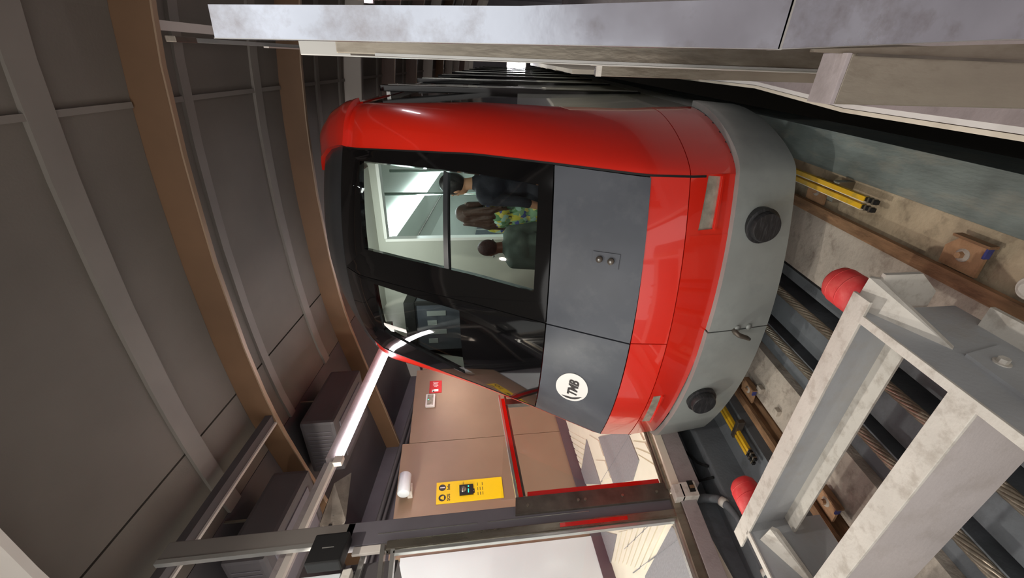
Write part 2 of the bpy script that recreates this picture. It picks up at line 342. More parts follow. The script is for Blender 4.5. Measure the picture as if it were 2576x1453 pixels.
# -- right platform ---------------------------------------------------------
pr = empty('trim_2', (-.1, 2, -1.7), 'pale edge of the right platform over the dark gap', 'platform edge', kind='structure')
EDG = [(-.185, -4), (-.185, 2.07), (-.125, 3.0), (-.115, 20)]
def edge_strip(name, mat, o0, o1, z0, z1):
    B().prism([(x + o0, y, z0) for x, y in EDG] + [(x + o1, y, z0) for x, y in EDG[::-1]], (0, 0, z1 - z0)).out(name, mat, pr)
edge_strip('edge_nosing', 'creamtile', 0, .018, -1.725, -1.70)
edge_strip('edge_joint', 'darksteel', .018, .021, -1.72, -1.702)
edge_strip('edge_strip', 'white', .021, .042, -1.72, -1.70)
edge_strip('edge_slab', 'mauve', .042, 3.1, -1.72, -1.70)
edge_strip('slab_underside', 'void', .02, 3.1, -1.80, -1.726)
bx('void_wall', 'void', .5, .6, -.8, 28, -3.6, -1.77, pr)  # shade below the platform is put into the black colour
# -- pit floor -------------------------------------------------------------
pf = empty('floor_track_pit', (-1.7, 3, -2.3), 'concrete and painted floor of the track pit with cable slots', 'pit floor', kind='structure')
def slab(x0, x1, z, mat, name='floor_slab', y0=-.9, y1=28, t=.35): return bx(name, mat, x0, x1, y0, y1, z - t, z, pf, .004)
slab(-.60, -1.30 + .0, -2.17, 'concrete', 'concrete_plinth') if False else None
slab(-.86, -.59, -2.15, 'concrete', 'concrete_plinth')
slab(-1.31, -.861, -2.16, 'concretepale', 'concrete_plinth')
B().prism([(-.59, -.9, -2.15), (-.36, -.9, -2.19), (-.36, -.9, -2.6), (-.59, -.9, -2.6)], (0, 29, 0)).out('teal_slab', 'teal', pf)
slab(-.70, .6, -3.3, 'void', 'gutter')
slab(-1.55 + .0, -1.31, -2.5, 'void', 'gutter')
slab(-1.455, -1.375, -2.24, 'slatefloor')
slab(-1.80, -1.56, -2.22, 'slatefloor')
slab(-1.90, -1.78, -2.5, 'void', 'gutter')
slab(-2.07, -1.885, -2.22, 'slatefloor')
slab(-2.44, -2.071, -2.15, 'concretepale', 'concrete_plinth')
slab(-2.60, -2.441, -2.26, 'rustplate', 'rail_bed')
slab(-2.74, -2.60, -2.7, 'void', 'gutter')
slab(-3.12, -2.74, -2.12, 'slatefloor')

# ================================================================ RAILS, CABLES, CONDUCTORS
def rail(x, label):
    r = empty('rail', (x, 5, -2.2), label, 'rail')
    prof = [(-.032, 0), (.032, 0), (.034, -.03), (.01, -.04), (.008, -.085), (.06, -.10), (.06, -.112), (-.06, -.112), (-.06, -.10), (-.008, -.085), (-.01, -.04), (-.034, -.03)]
    B().prism([(x + a, -.7, -2.08 + b) for a, b in prof], (0, 28, 0)).out('rail_bar', 'rust', r)
    return r
rail(-.835, 'rusty rail on the pale concrete, right of the cables')
rail(-2.55, 'rusty rail left of the cables, in a dark groove')
def clip(x, y, s, label):
    c = empty('rail_clip', (x, y, -2.14), label, 'rail clip')
    B().prism([(x, y - .13, -2.135), (x, y + .05, -2.135), (x + s * .09, y + .05, -2.12), (x + s * .15, y - .0, -2.12), (x + s * .15, y - .13, -2.12)], (0, 0, .018)).out('clip_plate', 'rustplate', c)
    B().prism([(x + s * .15, y - .15, -2.12), (x + s * .15, y + .02, -2.12), (x + s * .162, y + .02, -2.12), (x + s * .162, y - .15, -2.12)], (0, 0, .05)).out('plate_edge', 'rust', c)
    B().prism([(x + s * .10, y - .142, -2.115), (x + s * .15, y - .142, -2.115), (x + s * .15, y - .131, -2.115), (x + s * .10, y - .131, -2.115)], (0, 0, .03)).out('paint_mark', 'blue', c)['label'] = 'blue painted end'
    B().tube([(x + s * .075, y - .04, -2.118), (x + s * .075, y - .04, -2.106), (x + s * .075, y - .04, -2.098)], [.034, .032, .022], 18).out('washer', 'concretepale', c)
    B().tube([(x + s * .075, y - .04, -2.098), (x + s * .075, y - .04, -2.078)], [.018, .015], 6).out('nut', 'rustplate', c)
clip(-.80, 1.50, 1, 'rust orange rail clip with pale nut beside the buffer frame')
clip(-.80, 2.56, 1, 'dark rail clip under the train bumper beside the right rail')
clip(-2.51, 1.42, 1, 'rust rail clip seen below the buffer beam by the left rail')
clip(-2.51, 2.45, 1, 'rail clip with blue mark beside the left rail under the bumper')
for (x, y, lab) in ((-.735, 1.16, 'pale round bolt base beside the rail, right of the frame'),):
    c = empty('anchor_bolt', (x, y, -2.1), lab, 'bolt')
    B().tube([(x, y, -2.15), (x, y, -2.10), (x, y, -2.09)], [.05, .05, .044], 24).out('washer', 'beamgrey', c)
    B().tube([(x, y, -2.09), (x, y, -2.075), (x, y, -2.07)], [.032, .03, .02], 18).out('nut', 'beamgrey', c)
for y, w in ((2.3, .03), (2.05, .025)):
    t = bx('anchor_block', 'concretepale', -2.36, -2.31, y - w, y + w, -2.15, -2.11, None, .006)
    tag(t, 'small metal lug on the plinth beside the left rail, ' + ('farther' if y > 2.2 else 'nearer') + ' one', 'lug')
for x, lab in ((-1.505, 'twisted steel haulage cable, right one of the pair'), (-1.845, 'twisted steel haulage cable, left one of the pair')):
    c = empty('haulage_cable', (x, 3, -2.15), lab, 'cable')
    z = -2.115
    B().tube([(x, -.8, z), (x, 8, z)], .020, 10).out('core', 'cable', c)
    for k in range(8):
        pts = []
        for i in range(260):
            y = -.8 + 8.8 * i / 259; a = 2 * math.pi * (y / .42 + k / 8)
            pts.append((x + .021 * math.cos(a), y, z + .021 * math.sin(a)))
        B().tube(pts, .0098, 6).out('strand', 'cable', c, True)
def conductor(x, y0, y1, z, label, tip):
    c = empty('conductor_rail', (x, (y0 + y1) / 2, z), label, 'conductor rail')
    for dx in (-.022, .022):
        bx('insulated_bar', 'yellow', x + dx - .014, x + dx + .014, y0 + tip, y1, z - .03, z, c, .003)
        bx('contact_edge', 'creamtile', x + dx - .019, x + dx - .014, y0 + tip, y1, z - .04, z - .005, c)
        bx('end_horn', 'seal', x + dx - .012, x + dx + .012, y0 + .02, y0 + tip, z - .035, z - .008, c, .003)
        for j in range(3): bx('horn_clip', 'steeldull', x + dx - .015, x + dx + .015, y0 + .035 + j * tip / 3, y0 + .045 + j * tip / 3, z - .036, z - .004, c)
    return c
c = conductor(-.655, 1.93, 6, -2.02, 'yellow conductor rail pair on the concrete right of the track', .10)
for y in (2.3, 4.2): bx('bracket', 'steeldull', -.73, -.60, y - .03, y + .03, -2.15, -2.04, c, .005)
c = conductor(-2.78, 1.93, 6, -2.02, 'yellow conductor rail pair with black ends left of the track', .12)
for y in (2.26, 4.2): bx('bracket', 'darksteel', -2.83, -2.65, y - .02, y + .02, -2.07, -2.005, c, .005)
# conduits along the left pit wall
c = empty('conduit', (-3.25, 1.2, -2), 'grey bent pipe running along the left pit wall', 'pipe')
B().tube([(-3.26, 1.99, -1.66), (-3.22, 1.97, -1.74), (-3.14, 1.90, -1.80), (-3.09, 1.80, -1.83), (-3.075, 1.70, -1.85), (-3.07, 1.4, -1.86), (-3.07, -.5, -1.86)], [.035, .035, .032, .03, .022, .02, .02], 14).out('pipe', 'slatefloor', c, True)
B().tube([(-3.07, 1.32, -1.86), (-3.07, 1.28, -1.86)], .028, 14).out('coupling', 'beamgrey', c, True)
B().tube([(-3.12, 1.87, -1.81), (-3.10, 1.83, -1.825)], .038, 14).out('coupling', 'beamgrey', c, True)
for k, xx in enumerate((0, .11)):
    tag(B().tube([(-3.36 - xx, 3.6, -1.72), (-3.33, 2.6, -1.76), (-3.2 - xx, 2.3 - xx, -1.80), (-3.13, 2.2 - xx, -1.84)], .012, 8).out('hanging_cable', 'void', None, True), 'black cable looping in the recess under the left platform, ' + ('upper' if k == 0 else 'lower') + ' one', 'cable')
jb = empty('junction_box', (-3.1, 1.95, -1.6), 'open pale metal box at the foot of the glass door post', 'box')
B().box(-3.2, -3.06, 1.90, 2.03, -1.62, -1.48, .004).out('housing', 'beamgrey', jb)
bx('opening', 'seal', -3.10, -3.055, 1.935, 2.035, -1.60, -1.55, jb)
bx('cover_plate', 'beamgrey', -3.14, -3.06, 1.90, 2.02, -1.50, -1.42, jb, .004)
bx('inner_plate', 'rust', -3.10, -3.05, 1.965, 1.99, -1.60, -1.56, jb)

# ================================================================ BUFFER FRAME
MAT['webpaint'] = M('mauve_grey_web_paint', rgb(192, 184, 182), .5, 0, .06, 4, .1, 50, dirt_or_reflection=rgb(158, 148, 140), dfac=.35, dscale=7)
bf = empty('buffer_frame', (-1.7, 1.1, -2.1), 'grey painted steel buffer frame across the track in front of the train', 'buffer frame')
bx('top_flange', 'beamgrey', -2.60, -.83, 1.255, 1.35, -1.515, -1.50, bf, .002)
bx('web', 'plategrey', -2.45, -.93, 1.305, 1.32, -1.76, -1.515, bf)
bx('bottom_flange', 'beamgrey', -2.42, -.93, 1.21, 1.35, -1.775, -1.76, bf, .002)
bx('top_flange', 'beamgrey', -2.45, -.93, .748, .845, -1.515, -1.50, bf, .002)
bx('web', 'webpaint', -2.45, -.93, .75, .765, -1.90, -1.515, bf)
for x, s in ((-.915, 1), (-2.46, -1)):
    bx('side_plate', 'plategrey', x - .012, x + .012, -.4, 1.31, -2.02, -1.51, bf)
    bx('edge_strip', 'beamgrey', x - .018, x + .018, -.4, 1.27, -1.51, -1.50, bf, .002)
    bx('base_flange', 'beamgrey', min(x, x + s * .10), max(x, x + s * .10), -.4, 1.16, -1.99, -1.965, bf, .003)
    if s > 0: B().prism([(x, 1.35, -1.53), (x + .15, 1.35, -1.545), (x + .15, 1.33, -1.58), (x + .015, 1.02, -1.69), (x, 1.02, -1.69)], (0, .014, -.022)).out('gusset', 'beamgrey', bf)
    else: B().prism([(x + .01, 1.21, -1.55), (x + .11, 1.21, -1.58), (x + .11, 1.19, -1.61), (x + .025, .93, -1.72), (x + .01, .93, -1.72)], (0, .014, -.022)).out('gusset', 'beamgrey', bf)
    B().prism([(x, 1.33, -1.58), (x + .17, 1.33, -1.60), (x + .17, 1.33, -1.78), (x + .08, 1.33, -1.90), (x, 1.33, -1.90)], (0, .02, 0)).out('end_plate', 'beamgrey', bf)
    B().prism([(x + .012, .55, -1.66), (x + .012, .98, -1.70), (x + .012, 1.02, -1.9), (x + .012, .6, -1.9)], (.012, 0, 0)).out('doubler_plate', 'plategrey', bf)
    B().tube([(x + .02, .92, -1.78), (x + .045, .92, -1.78)], .018, 6).out('bolt', 'beamgrey', bf)
    B().tube([(x + .02, .92, -1.78), (x + .028, .92, -1.78)], .028, 16).out('washer', 'beamgrey', bf)
for x, lab in ((-.895, 'red rubber buffer on the right end of the grey beam'), (-2.42, 'red rubber buffer on the left end of the grey beam')):
    c = empty('rubber_buffer', (x, 1.36, -1.62), lab, 'buffer')
    B().tube([(x, 1.352, -1.60), (x, 1.50, -1.60), (x, 1.54, -1.60), (x, 1.565, -1.60), (x, 1.575, -1.60)], [.088, .088, .082, .062, .03], 32).out('rubber_body', 'buffer', c, True)
    B().tube([(x, 1.44, -1.60), (x, 1.446, -1.60)], .0890, 32).out('mould_line', 'buffer', c, True)
    B().tube([(x, 1.505, -1.60), (x, 1.51, -1.60)], .0880, 32).out('mould_line', 'buffer', c, True)
tag(B().tube([(-1.30, .56, -2.05), (-1.02, .52, -2.06)], .010, 8).out('pin', 'steeldull', None, True), 'thin steel rod lying across the pit beside the near beam', 'rod')

# ================================================================ THE TRAIN
XC = -1.72
K = [-1.82, -1.5, -1.1, -.83, -.27, .3, .9, 1.33, 1.52, 1.68, 1.84, 1.94, 1.99]
YC = [2.19, 2.15, 2.12, 2.15, 2.44, 2.77, 3.08, 3.32, 3.52, 3.72, 3.97, 4.25, 4.6]
HE = [1.13, 1.13, 1.13, 1.13, 1.12, 1.11, 1.07, 1.04, 1.02, .96, .84, .6, .3]
OE = [.27, .27, .27, .27, .34, .36, .37, .36, .35, .33, .28, .2, .1]
HS = [1.41, 1.43, 1.42, 1.41, 1.40, 1.40, 1.37, 1.35, 1.32, 1.24, 1.10, .85, .5]
OS = [1.3, 1.34, 1.32, 1.25, 1.12, 1.0, .85, .75, .7, .62, .5, .35, .2]
def LI(a, z): return float(np.interp(z, K, a))
def surf0(u, z):
    he, oe, hs, os_ = LI(HE, z), LI(OE, z), LI(HS, z), LI(OS, z); a = abs(u); s = 1 if u >= 0 else -1
    if a <= 1: x = a * he; y = oe * a * a
    elif a <= 2:
        t = a - 1; k = .08; P0 = (he, oe); P1 = (he + k, oe + 2 * oe / he * k); P3 = (hs, os_); P2 = (hs, os_ - .4 * os_)
        w = ((1 - t) ** 3, 3 * (1 - t) ** 2 * t, 3 * (1 - t) * t * t, t ** 3)
        x = sum(a_ * p[0] for a_, p in zip(w, (P0, P1, P2, P3))); y = sum(a_ * p[1] for a_, p in zip(w, (P0, P1, P2, P3)))
    else:
        x = hs; y = os_ + (a - 2) * 10
    return Vector((XC + s * x, LI(YC, z) + y, z))
def surf(u, z, off=0.0):
    p = surf0(u, z)
    if off:
        e = .01; du = surf0(u + e, z) - surf0(u - e, z); dz = surf0(u, min(z + e, 1.99)) - surf0(u, max(z - e, -1.82))
        n = du.cross(dz)
        if n.length > 1e-9:
            n.normalize()
            p = p + n * off
    return p
train = empty('funicular_train', (XC, 6, -2.0), 'red, grey and black funicular car standing at the buffers', 'train')
def zlines(z0, z1, step=.09): 
    n = max(1, int(abs(z1 - z0) / step + .5)); return [z0 + (z1 - z0) * i / n for i in range(n + 1)]
def patch(name, cs, mat, off=0.0, th=.03, nu=10, nv=10, smooth=True, parent=None):
    """cs: four (u,z) corners a,b,c,d ; a-b along the bottom, d-c along the top; a solid tile on the body surface"""
    a, b, c, d = cs; vs = []; fs = []
    W_ = nu + 1
    for side in (0, 1):
        for j in range(nv + 1):
            t = j / nv
            for i in range(nu + 1):
                s = i / nu
                u = (a[0] * (1 - s) + b[0] * s) * (1 - t) + (d[0] * (1 - s) + c[0] * s) * t
                z = (a[1] * (1 - s) + b[1] * s) * (1 - t) + (d[1] * (1 - s) + c[1] * s) * t
                vs.append(surf(u, z, off - side * th))
    N = W_ * (nv + 1)
    for j in range(nv):
        for i in range(nu):
            q = (j * W_ + i, j * W_ + i + 1, (j + 1) * W_ + i + 1, (j + 1) * W_ + i)
            fs.append(q); fs.append(tuple(k + N for k in q[::-1]))
    for i in range(nu):
        fs.append((i, i + N, i + 1 + N, i + 1)); k = nv * W_ + i; fs.append((k, k + 1, k + 1 + N, k + N))
    for j in range(nv):
        k = j * W_; fs.append((k, k + W_, k + W_ + N, k + N)); k = j * W_ + nu; fs.append((k, k + N, k + W_ + N, k + W_))
    o = link_mesh(name, vs, fs, mat, parent or train)
    if smooth:
        nf = 2 * nu * nv
        o.data.polygons.foreach_set('use_smooth', [True] * len(o.data.polygons))
        o.data.set_sharp_from_angle(angle=math.radians(35))
    return o
SE = .045       # the door seam, as u
# windscreen surround, two halves, each round its own window
WR = [(.245, -.165), (.875, -.165), (.915, 1.29), (.285, 1.25)]
WL = [(-.835, .41), (-.045, .41), (.0, 1.19), (-.545, 1.20)]
def ring(o, i, mat, name):
    for k in range(4):
        m = (k + 1) % 4
        patch(name, [o[k], o[m], i[m], i[k]], mat, .0, .045, 12, 5)
ring([(SE + .004, -.262), (.99, -.262), (1.0, 1.50), (SE + .004, 1.50)], WR, 'blackgloss', 'windscreen_surround')
ring([(-.985, -.262), (SE - .004, -.262), (SE - .004, 1.50), (-.97, 1.50)], WL, 'blackgloss', 'windscreen_surround')
patch('door_seam', [(SE - .004, -.82), (SE + .004, -.82), (SE + .004, 1.50), (SE - .004, 1.50)], 'seal', -.012, .02, 1, 30)
patch('window_pane', WR, 'glass', -.012, .008, 10, 14)
patch('window_pane', WL, 'glass', -.012, .008, 10, 8)
patch('window_divider', [(.243, .492), (.885, .510), (.89, .546), (.245, .530)], 'roofblack', -.004, .035, 8, 2)
# grey lower panels
patch('lower_panel', [(SE + .005, -.832), (.985, -.845), (.988, -.272), (SE + .005, -.272)], 'slate', .004, .04, 14, 8)
patch('lower_panel', [(-.985, -.832), (SE - .005, -.832), (SE - .005, -.272), (-.98, -.272)], 'slate', .004, .04, 14, 8)
# red: lower apron in three tiles with a crease, and the corner bands
for u0, u1 in ((-1.0, SE - .003), (SE + .003, 1.0)):
    patch('red_apron', [(u0, -1.09), (u1, -1.09), (u1, -.84), (u0, -.84)], 'red', .0, .04, 14, 6)
ZB = lambda u: -1.335 - .085 * max(0, u)
def apron2(u0, u1, zt=-1.096, zb=None):
    return patch('red_apron', [(u0, ZB(u0) if zb is None else zb), (u1, ZB(u1) if zb is None else zb), (u1, zt), (u0, zt)], 'red', .002, .04, 10, 6)
apron2(-1.0, -.79); apron2(-.79, -.41, -1.096); 
# left lamp sits in (-.78,-.42) below the crease
apron2(-.41, .70); apron2(1.02, 1.0) if False else None
# around the right lamp
HR = [(.73, -1.275), (.995, -1.305), (1.0, -1.215), (.725, -1.175)]
ring([(.70, ZB(.7)), (1.03, ZB(1.03)), (1.03, -1.096), (.70, -1.096)], HR, 'red', 'red_apron')
patch('headlamp', HR, 'lens', -.012, .04, 6, 3)['label'] = 'narrow clear right headlamp'
patch('lamp_rim', [(.722, -1.295), (1.0, -1.322), (.997, -1.308), (.728, -1.28)], 'red', .012, .02, 6, 1)
patch('headlamp', [(-.76, -1.20), (-.42, -1.18), (-.42, -1.12), (-.75, -1.13)], 'lens', .004, .03, 6, 3)['label'] = 'narrow clear left headlamp'
patch('lamp_rim', [(-.79, -1.228), (-.42, -1.205), (-.42, -1.19), (-.78, -1.212)], 'red', .014, .03, 6, 1)
for s in (1, -1):
    a, b = (1.003, 2.0) if s > 0 else (-2.0, -1.0)
    patch('corner_fairing', [(a, -1.09), (b, -1.09), (b, 1.42), (a, 1.50)] if s > 0 else [(a, -1.09), (b, -1.09), (b, 1.50), (a, 1.42)], 'red', .0, .04, 18, 34)
    patch('corner_fairing', [(1.033 if s > 0 else a, -1.43 if s > 0 else -1.335), (b, -1.44 if s > 0 else -1.335), (b, -1.096), (1.033 if s > 0 else a, -1.096)], 'red', .0, .04, 16, 6)
patch('fairing_seam', [(.99, -1.2), (1.004, -1.2), (1.004, 1.50), (.992, 1.50)], 'seal', .003, .03, 1, 30)
patch('fairing_seam', [(-.995, -.84), (-.985, -.84), (-.972, 1.50), (-.985, 1.50)], 'seal', .002, .03, 1, 30)
# roof
patch('roof_front', [(-2.0, 1.505), (1.0, 1.505), (1.0, 1.99), (-2.0, 1.99)], 'roofblack', .0, .03, 40, 14)
patch('roof_corner_cap', [(1.0, 1.47), (2.0, 1.43), (2.0, 1.93), (1.0, 1.90)], 'red', .035, .06, 16, 12)
patch('cap_rim', [(1.0, 1.445), (2.0, 1.40), (2.0, 1.43), (1.0, 1.47)], 'red', .045, .06, 16, 2)
# body behind the front
def side(name, s, z0, z1, y1, mat, off=0.0, th=.04):
    g = B(); zz = zlines(z0, z1, .12); vs = []; fs = []
    for z in zz:
        p = surf0(2.0, z); x = LI(HS, z) + off
        for xx in (x, x - th): vs += [(XC + s * xx, p.y, z), (XC + s * xx, y1, z)]
    for j in range(len(zz) - 1):
        k = 4 * j
        fs += [(k, k + 1, k + 5, k + 4), (k + 2, k + 6, k + 7, k + 3), (k, k + 4, k + 6, k + 2), (k + 1, k + 3, k + 7, k + 5)]
    k = 4 * (len(zz) - 1); fs += [(0, 2, 3, 1), (k, k + 1, k + 3, k + 2)]
    o = g.add(vs, fs).out(name, mat, train, True); o.data.set_sharp_from_angle(angle=math.radians(35)); return o
YE = 20.0
for s in (1, -1):
    side('side_panel', s, -1.44, .0, YE, 'palepaint' if s > 0 else 'red')
    side('side_glazing', s, .0, 1.36, YE, 'blackgloss')
    side('cant_rail', s, 1.37, 1.62, YE, 'red', .012)
    side('roof_edge', s, 1.62, 1.99, YE, 'roofblack')
    side('side_skirt', s, -1.82, -1.45, YE, 'bumper')
bx('roof_deck', 'roofblack', XC - .55, XC + .55, 4.6, YE, 1.96, 1.99, train)
# door frames standing proud of the right side, one per compartment
for k in range(9):
    y = 4.9 + 1.75 * k
    f = bx('door_frame', 'blackgloss', XC + 1.385, XC + 1.445, y, y + .14, -1.40, 1.45, train, .01)
    bx('frame_trim', 'palepaint', XC + 1.40, XC + 1.448, y + .14, y + .36, -1.40, 1.40, f)
bx('gutter_bar', 'silver', XC + 1.35, XC + 1.395, 4.95, YE, 1.36, 1.40, train)
# bumper
def bump(u0, u1, zt0, zt1, n=14): return patch('bumper', [(u0, -1.82), (u1, -1.82), (u1, zt1), (u0, zt0)], 'bumper', .045, .09, n, 8)
bump(-1.45, .123, -1.345, -1.352); bump(.131, 2.0, -1.358, -1.455, 26)
patch('bumper_gap', [(.12, -1.82), (.134, -1.82), (.134, -1.36), (.12, -1.36)], 'seal', .02, .04, 1, 8)
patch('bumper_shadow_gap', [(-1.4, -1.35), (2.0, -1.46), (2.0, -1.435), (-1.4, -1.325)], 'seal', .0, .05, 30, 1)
def pad(u, z, r, lab):
    p = surf(u, z, .045); q = surf(u, z, .13); d = (q - p).normalized(); d = Vector((d.x * .3, d.y, 0)).normalized()
    c = B().tube([p - d * .02, p + d * .035, p + d * .04], [r * 1.08, r * 1.08, r * .98], 36).out('buffer_pad', 'rubber', train, True); c['label'] = lab
    c.data.set_sharp_from_angle(angle=math.radians(35))
    B().tube([p + d * .03, p + d * .075, p + d * .085], [r * .9, r * .9, r * .84], 36).out('pad_face', 'rubber', c, True).data.set_sharp_from_angle(angle=math.radians(35))
pad(.74, -1.585, .105, 'round black rubber pad on the right of the bumper')
pad(-.44, -1.50, .105, 'round black rubber pad on the left of the bumper')
hk = surf(.125, -1.60, .05)
B().tube([hk + Vector((0, .02, .05)), hk + Vector((.0, -.03, .05)), hk + Vector((-.01, -.05, .03)), hk + Vector((-.03, -.055, -.03)), hk + Vector((-.05, -.045, -.06))], [.016, .018, .017, .015, .012], 12).out('towing_hook', 'darksteel', train, True)
for z in (-1.57, -1.66): B().tube([surf(.14, z, .04), surf(.14, z, .06)], .02, 16).out('hook_socket', 'bumper', train, True)
# lock plate on the right grey panel
p0 = patch('lock_plate', [(.49, -.70), (.575, -.705), (.568, -.54), (.485, -.54)], 'slate', .012, .012, 4, 6)
for z in (-.585, -.655):
    a = surf(.53, z, .012); b_ = surf(.53, z, .03)
    B().tube([a, b_], .022, 20).out('lock', 'darksteel', p0, True); B().tube([b_, b_ + (b_ - a) * .4], .009, 12).out('lock_barrel', 'silver', p0, True)
# emblem: white disc with slanted letters and a swoosh
def on_body(pts, fs, name, mat, cu, cz, off, th, parent):
    """flat drawing in metres laid on the body: x to the right, y up"""
    n = len(pts); he = lambda z: LI(HE, z)
    vs = []
    for o_ in (off, off - th):
        for p in pts:
            z = cz + p[1]; xx = (cu * he(cz) + p[0]) / he(z)
            vs.append(surf(xx, z, o_))
    return link_mesh(name, vs, list(fs) + [tuple(i + n for i in f[::-1]) for f in fs], mat, parent)
def disc(rx, ry, n=48, cx=0, cy=0): return [(cx + rx * math.cos(2 * math.pi * i / n), cy + ry * math.sin(2 * math.pi * i / n)) for i in range(n)]
def fan(pts): 
    c = (sum(p[0] for p in pts) / len(pts), sum(p[1] for p in pts) / len(pts)); n = len(pts)
    return list(pts) + [c], [(i, (i + 1) % n, n) for i in range(n)]
EU, EZ = -.468, -.515
pts, fs = fan(disc(.176, .120))
em = on_body(pts, fs, 'operator_emblem', 'white', EU, EZ, .009, .003, train); em['label'] = 'white oval emblem reading TMB'
tv, tf = text_geo('TMB', .100, .25, .0032)
on_body([(v[0] * 1.0, v[1] - .045) for v in tv], tf, 'emblem_letters', 'ink', EU, EZ, .0115, .001, em)
sw = [(-.128, .062), (-.146, .025), (-.147, -.01), (-.132, -.045), (-.105, -.072), (-.075, -.09), (-.10, -.062), (-.124, -.03), (-.134, .0), (-.134, .03)]
pts, fs = fan(sw); on_body(pts, fs, 'emblem_swoosh', 'ink', EU, EZ, .0115, .001, em)
# the number one on the left window
one = [(-.024, -.115), (.024, -.115), (.024, .115), (-.008, .115), (-.07, .06), (-.07, .025), (-.024, .05)]
pts, fs = fan(one)
o1 = on_body(pts, [(0, 1, 7), (1, 2, 7), (2, 3, 7), (3, 4, 7), (4, 5, 7), (5, 6, 7), (6, 0, 7)], 'car_number', 'white', -.435, 1.055, .004, .004, train); o1['label'] = 'white figure 1 on the left window'
# small marks on the black glass
patch('glass_fitting', [(-.17, -.09), (-.145, -.09), (-.145, -.07), (-.17, -.07)], 'silver', .006, .006, 1, 1)
# under-frame
bx('underframe', 'seal', XC - 1.2, XC + 1.2, 3.2, YE, -2.0, -1.80, train)
for k in range(5):
    for s in (-1, 1):
        y = 4.2 + 3.2 * k
        B().tube([(XC + s * .80, y, -1.83), (XC + s * .90, y, -1.83)], .25, 28).out('wheel', 'rust', train, True)

# ---- cabin ---------------------------------------------------------------
cb = B().box(-3.02, -.42, 3.6, 12, -1.30, -1.222).out('cabin_floor', 'greytile', train)
bx('cabin_ceiling', 'cabin', -2.95, -.50, 4.27, 12, 1.50, 1.54, train)
bx('cabin_ceiling', 'cabin', -2.5, -.95, 3.82, 4.22, 1.44, 1.47, train)
bx('cabin_wall', 'cabin', -3.04, -3.0, 4.3, 12, 1.02, 1.45, train)
patch('cabin_lining', [(-2, -.3), (-1.02, -.3), (-1.02, 1.4), (-2, 1.4)], 'cabin', -.06, .01, 12, 14)
patch('cabin_lining', [(1.02, -.3), (2, -.3), (2, 1.4), (1.02, 1.4)], 'cabin', -.06, .01, 12, 14)
bx('overhead_cabinet', 'slate', -2.90, -2.27, 3.82, 4.2, .30, 1.10, train, .01)
bx('cabinet_border', 'seal', -2.905, -2.255, 3.80, 4.2, 1.02, 1.13, train, .004)
bx('cabinet_border', 'seal', -2.30, -2.258, 3.805, 3.83, .30, 1.02, train, .004)
for k_ in range(4): bx('cabinet_label', 'bumper', -2.80 + .12 * k_, -2.74 + .12 * k_, 3.815, 3.82, .80 - .1 * (k_ % 2), .90, train)
bx('cabin_wall', 'cabin', -3.04, -3.0, 4.3, 12, -1.3, -.1, train)
bx('cabin_side_glass', 'slate', -3.02, -3.0, 4.3, 12, -.1, 1.02, train)
bx('cabin_window_frame', 'seal', -3.0, -2.97, 4.3, 12, .94, 1.06, train)
bx('cabin_wall', 'cabinlight', -.50, -.46, 4.35, 12, -1.2, 1.42, train)
PY = 4.22
bx('partition', 'cabin', -2.98, -1.72, PY, PY + .05, -1.3, 1.40, train)
bx('partition', 'cabin', -2.75, -1.72, PY, PY + .05, 1.40, 1.50, train)
bx('partition', 'cabin', -1.72, -.68, PY, PY + .05, 1.36, 1.50, train)
bx('partition', 'cabin', -.60, -.48, PY, PY + .05, -1.2, 1.34, train)
bx('opening_trim', 'white', -1.735, -1.705, PY - .01, PY + .07, -1.3, 1.36, train)
bx('opening_trim', 'white', -1.70, -.60, PY - .01, PY + .07, 1.34, 1.37, train)
lt = bx('ceiling_lamp', 'tube', -1.84, -1.66, 4.45, 11.5, 1.42, 1.45, train)
B().prism([(-1.86, 4.3, 1.46), (-1.86, 4.3, 1.38), (-2.30, 4.3, 1.22), (-2.98, 4.3, .70), (-2.98, 4.3, .74), (-2.3, 4.3, 1.28)], (0, 7.5, 0)).out('cove_panel', 'cabinlight', train)
bx('cove_joint', 'darksteel', -2.10, -2.09, 4.4, 11.8, 1.27, 1.285, train)
B().prism([(-2.42, 5.55, 1.12), (-2.42, 5.95, 1.12), (-2.55, 5.95, 1.02), (-2.55, 5.55, 1.02)], (.01, 0, -.012)).out('notice', 'signred', train)['label'] = 'red notice on the cabin cove'
B().prism([(-2.56, 5.55, 1.01), (-2.56, 5.95, 1.01), (-2.69, 5.95, .91), (-2.69, 5.55, .91)], (.01, 0, -.012)).out('notice', 'darksteel', train)['label'] = 'dark notice on the cabin cove'
for x, y in ((-1.34, 4.62), (-1.20, 5.1), (-1.3, 7.0), (-1.3, 9.0)): B().tube([(x, y, -1.3), (x, y, 1.5)], .018, 12).out('handrail_pole', 'chrome', train, True)
B().tube([(-.75, 4.4, 1.25), (-.75, 11, 1.25)], .016, 12).out('handrail', 'chrome', train, True)
bx('cabin_door', 'cabinlight', -2.6, -2.0, 9.5, 9.54, -1.3, 1.2, train)
B().prism([(-2.95, 5.0, -.2), (-2.95, 9.0, -.2), (-2.95, 9, .72), (-2.95, 5, .72)], (.02, 0, 0)).out('cabin_side_glass', 'slate', train)
for y in (5.0, 6.3, 7.6): bx('window_post', 'silver', -2.96, -2.92, y, y + .06, -.2, .72, train)
cl = area('cabin_light', (-1.5, 6.5, 1.38 - SL * 6.5), (-1.7, 6.5, -3), .3, 4, 45, (.85, .97, 1)); cl.rotation_euler = (0, 0, 0)
vl = area('vestibule_fill', (-1.7, 3.50, 1.30 - SL * 3.50), (-1.6, 4.1, -3), 1.5, .1, 9, (.95, 1, .95)); vl.rotation_euler = (math.radians(50), 0, 0)  # unseen area light added to brighten the vestibule

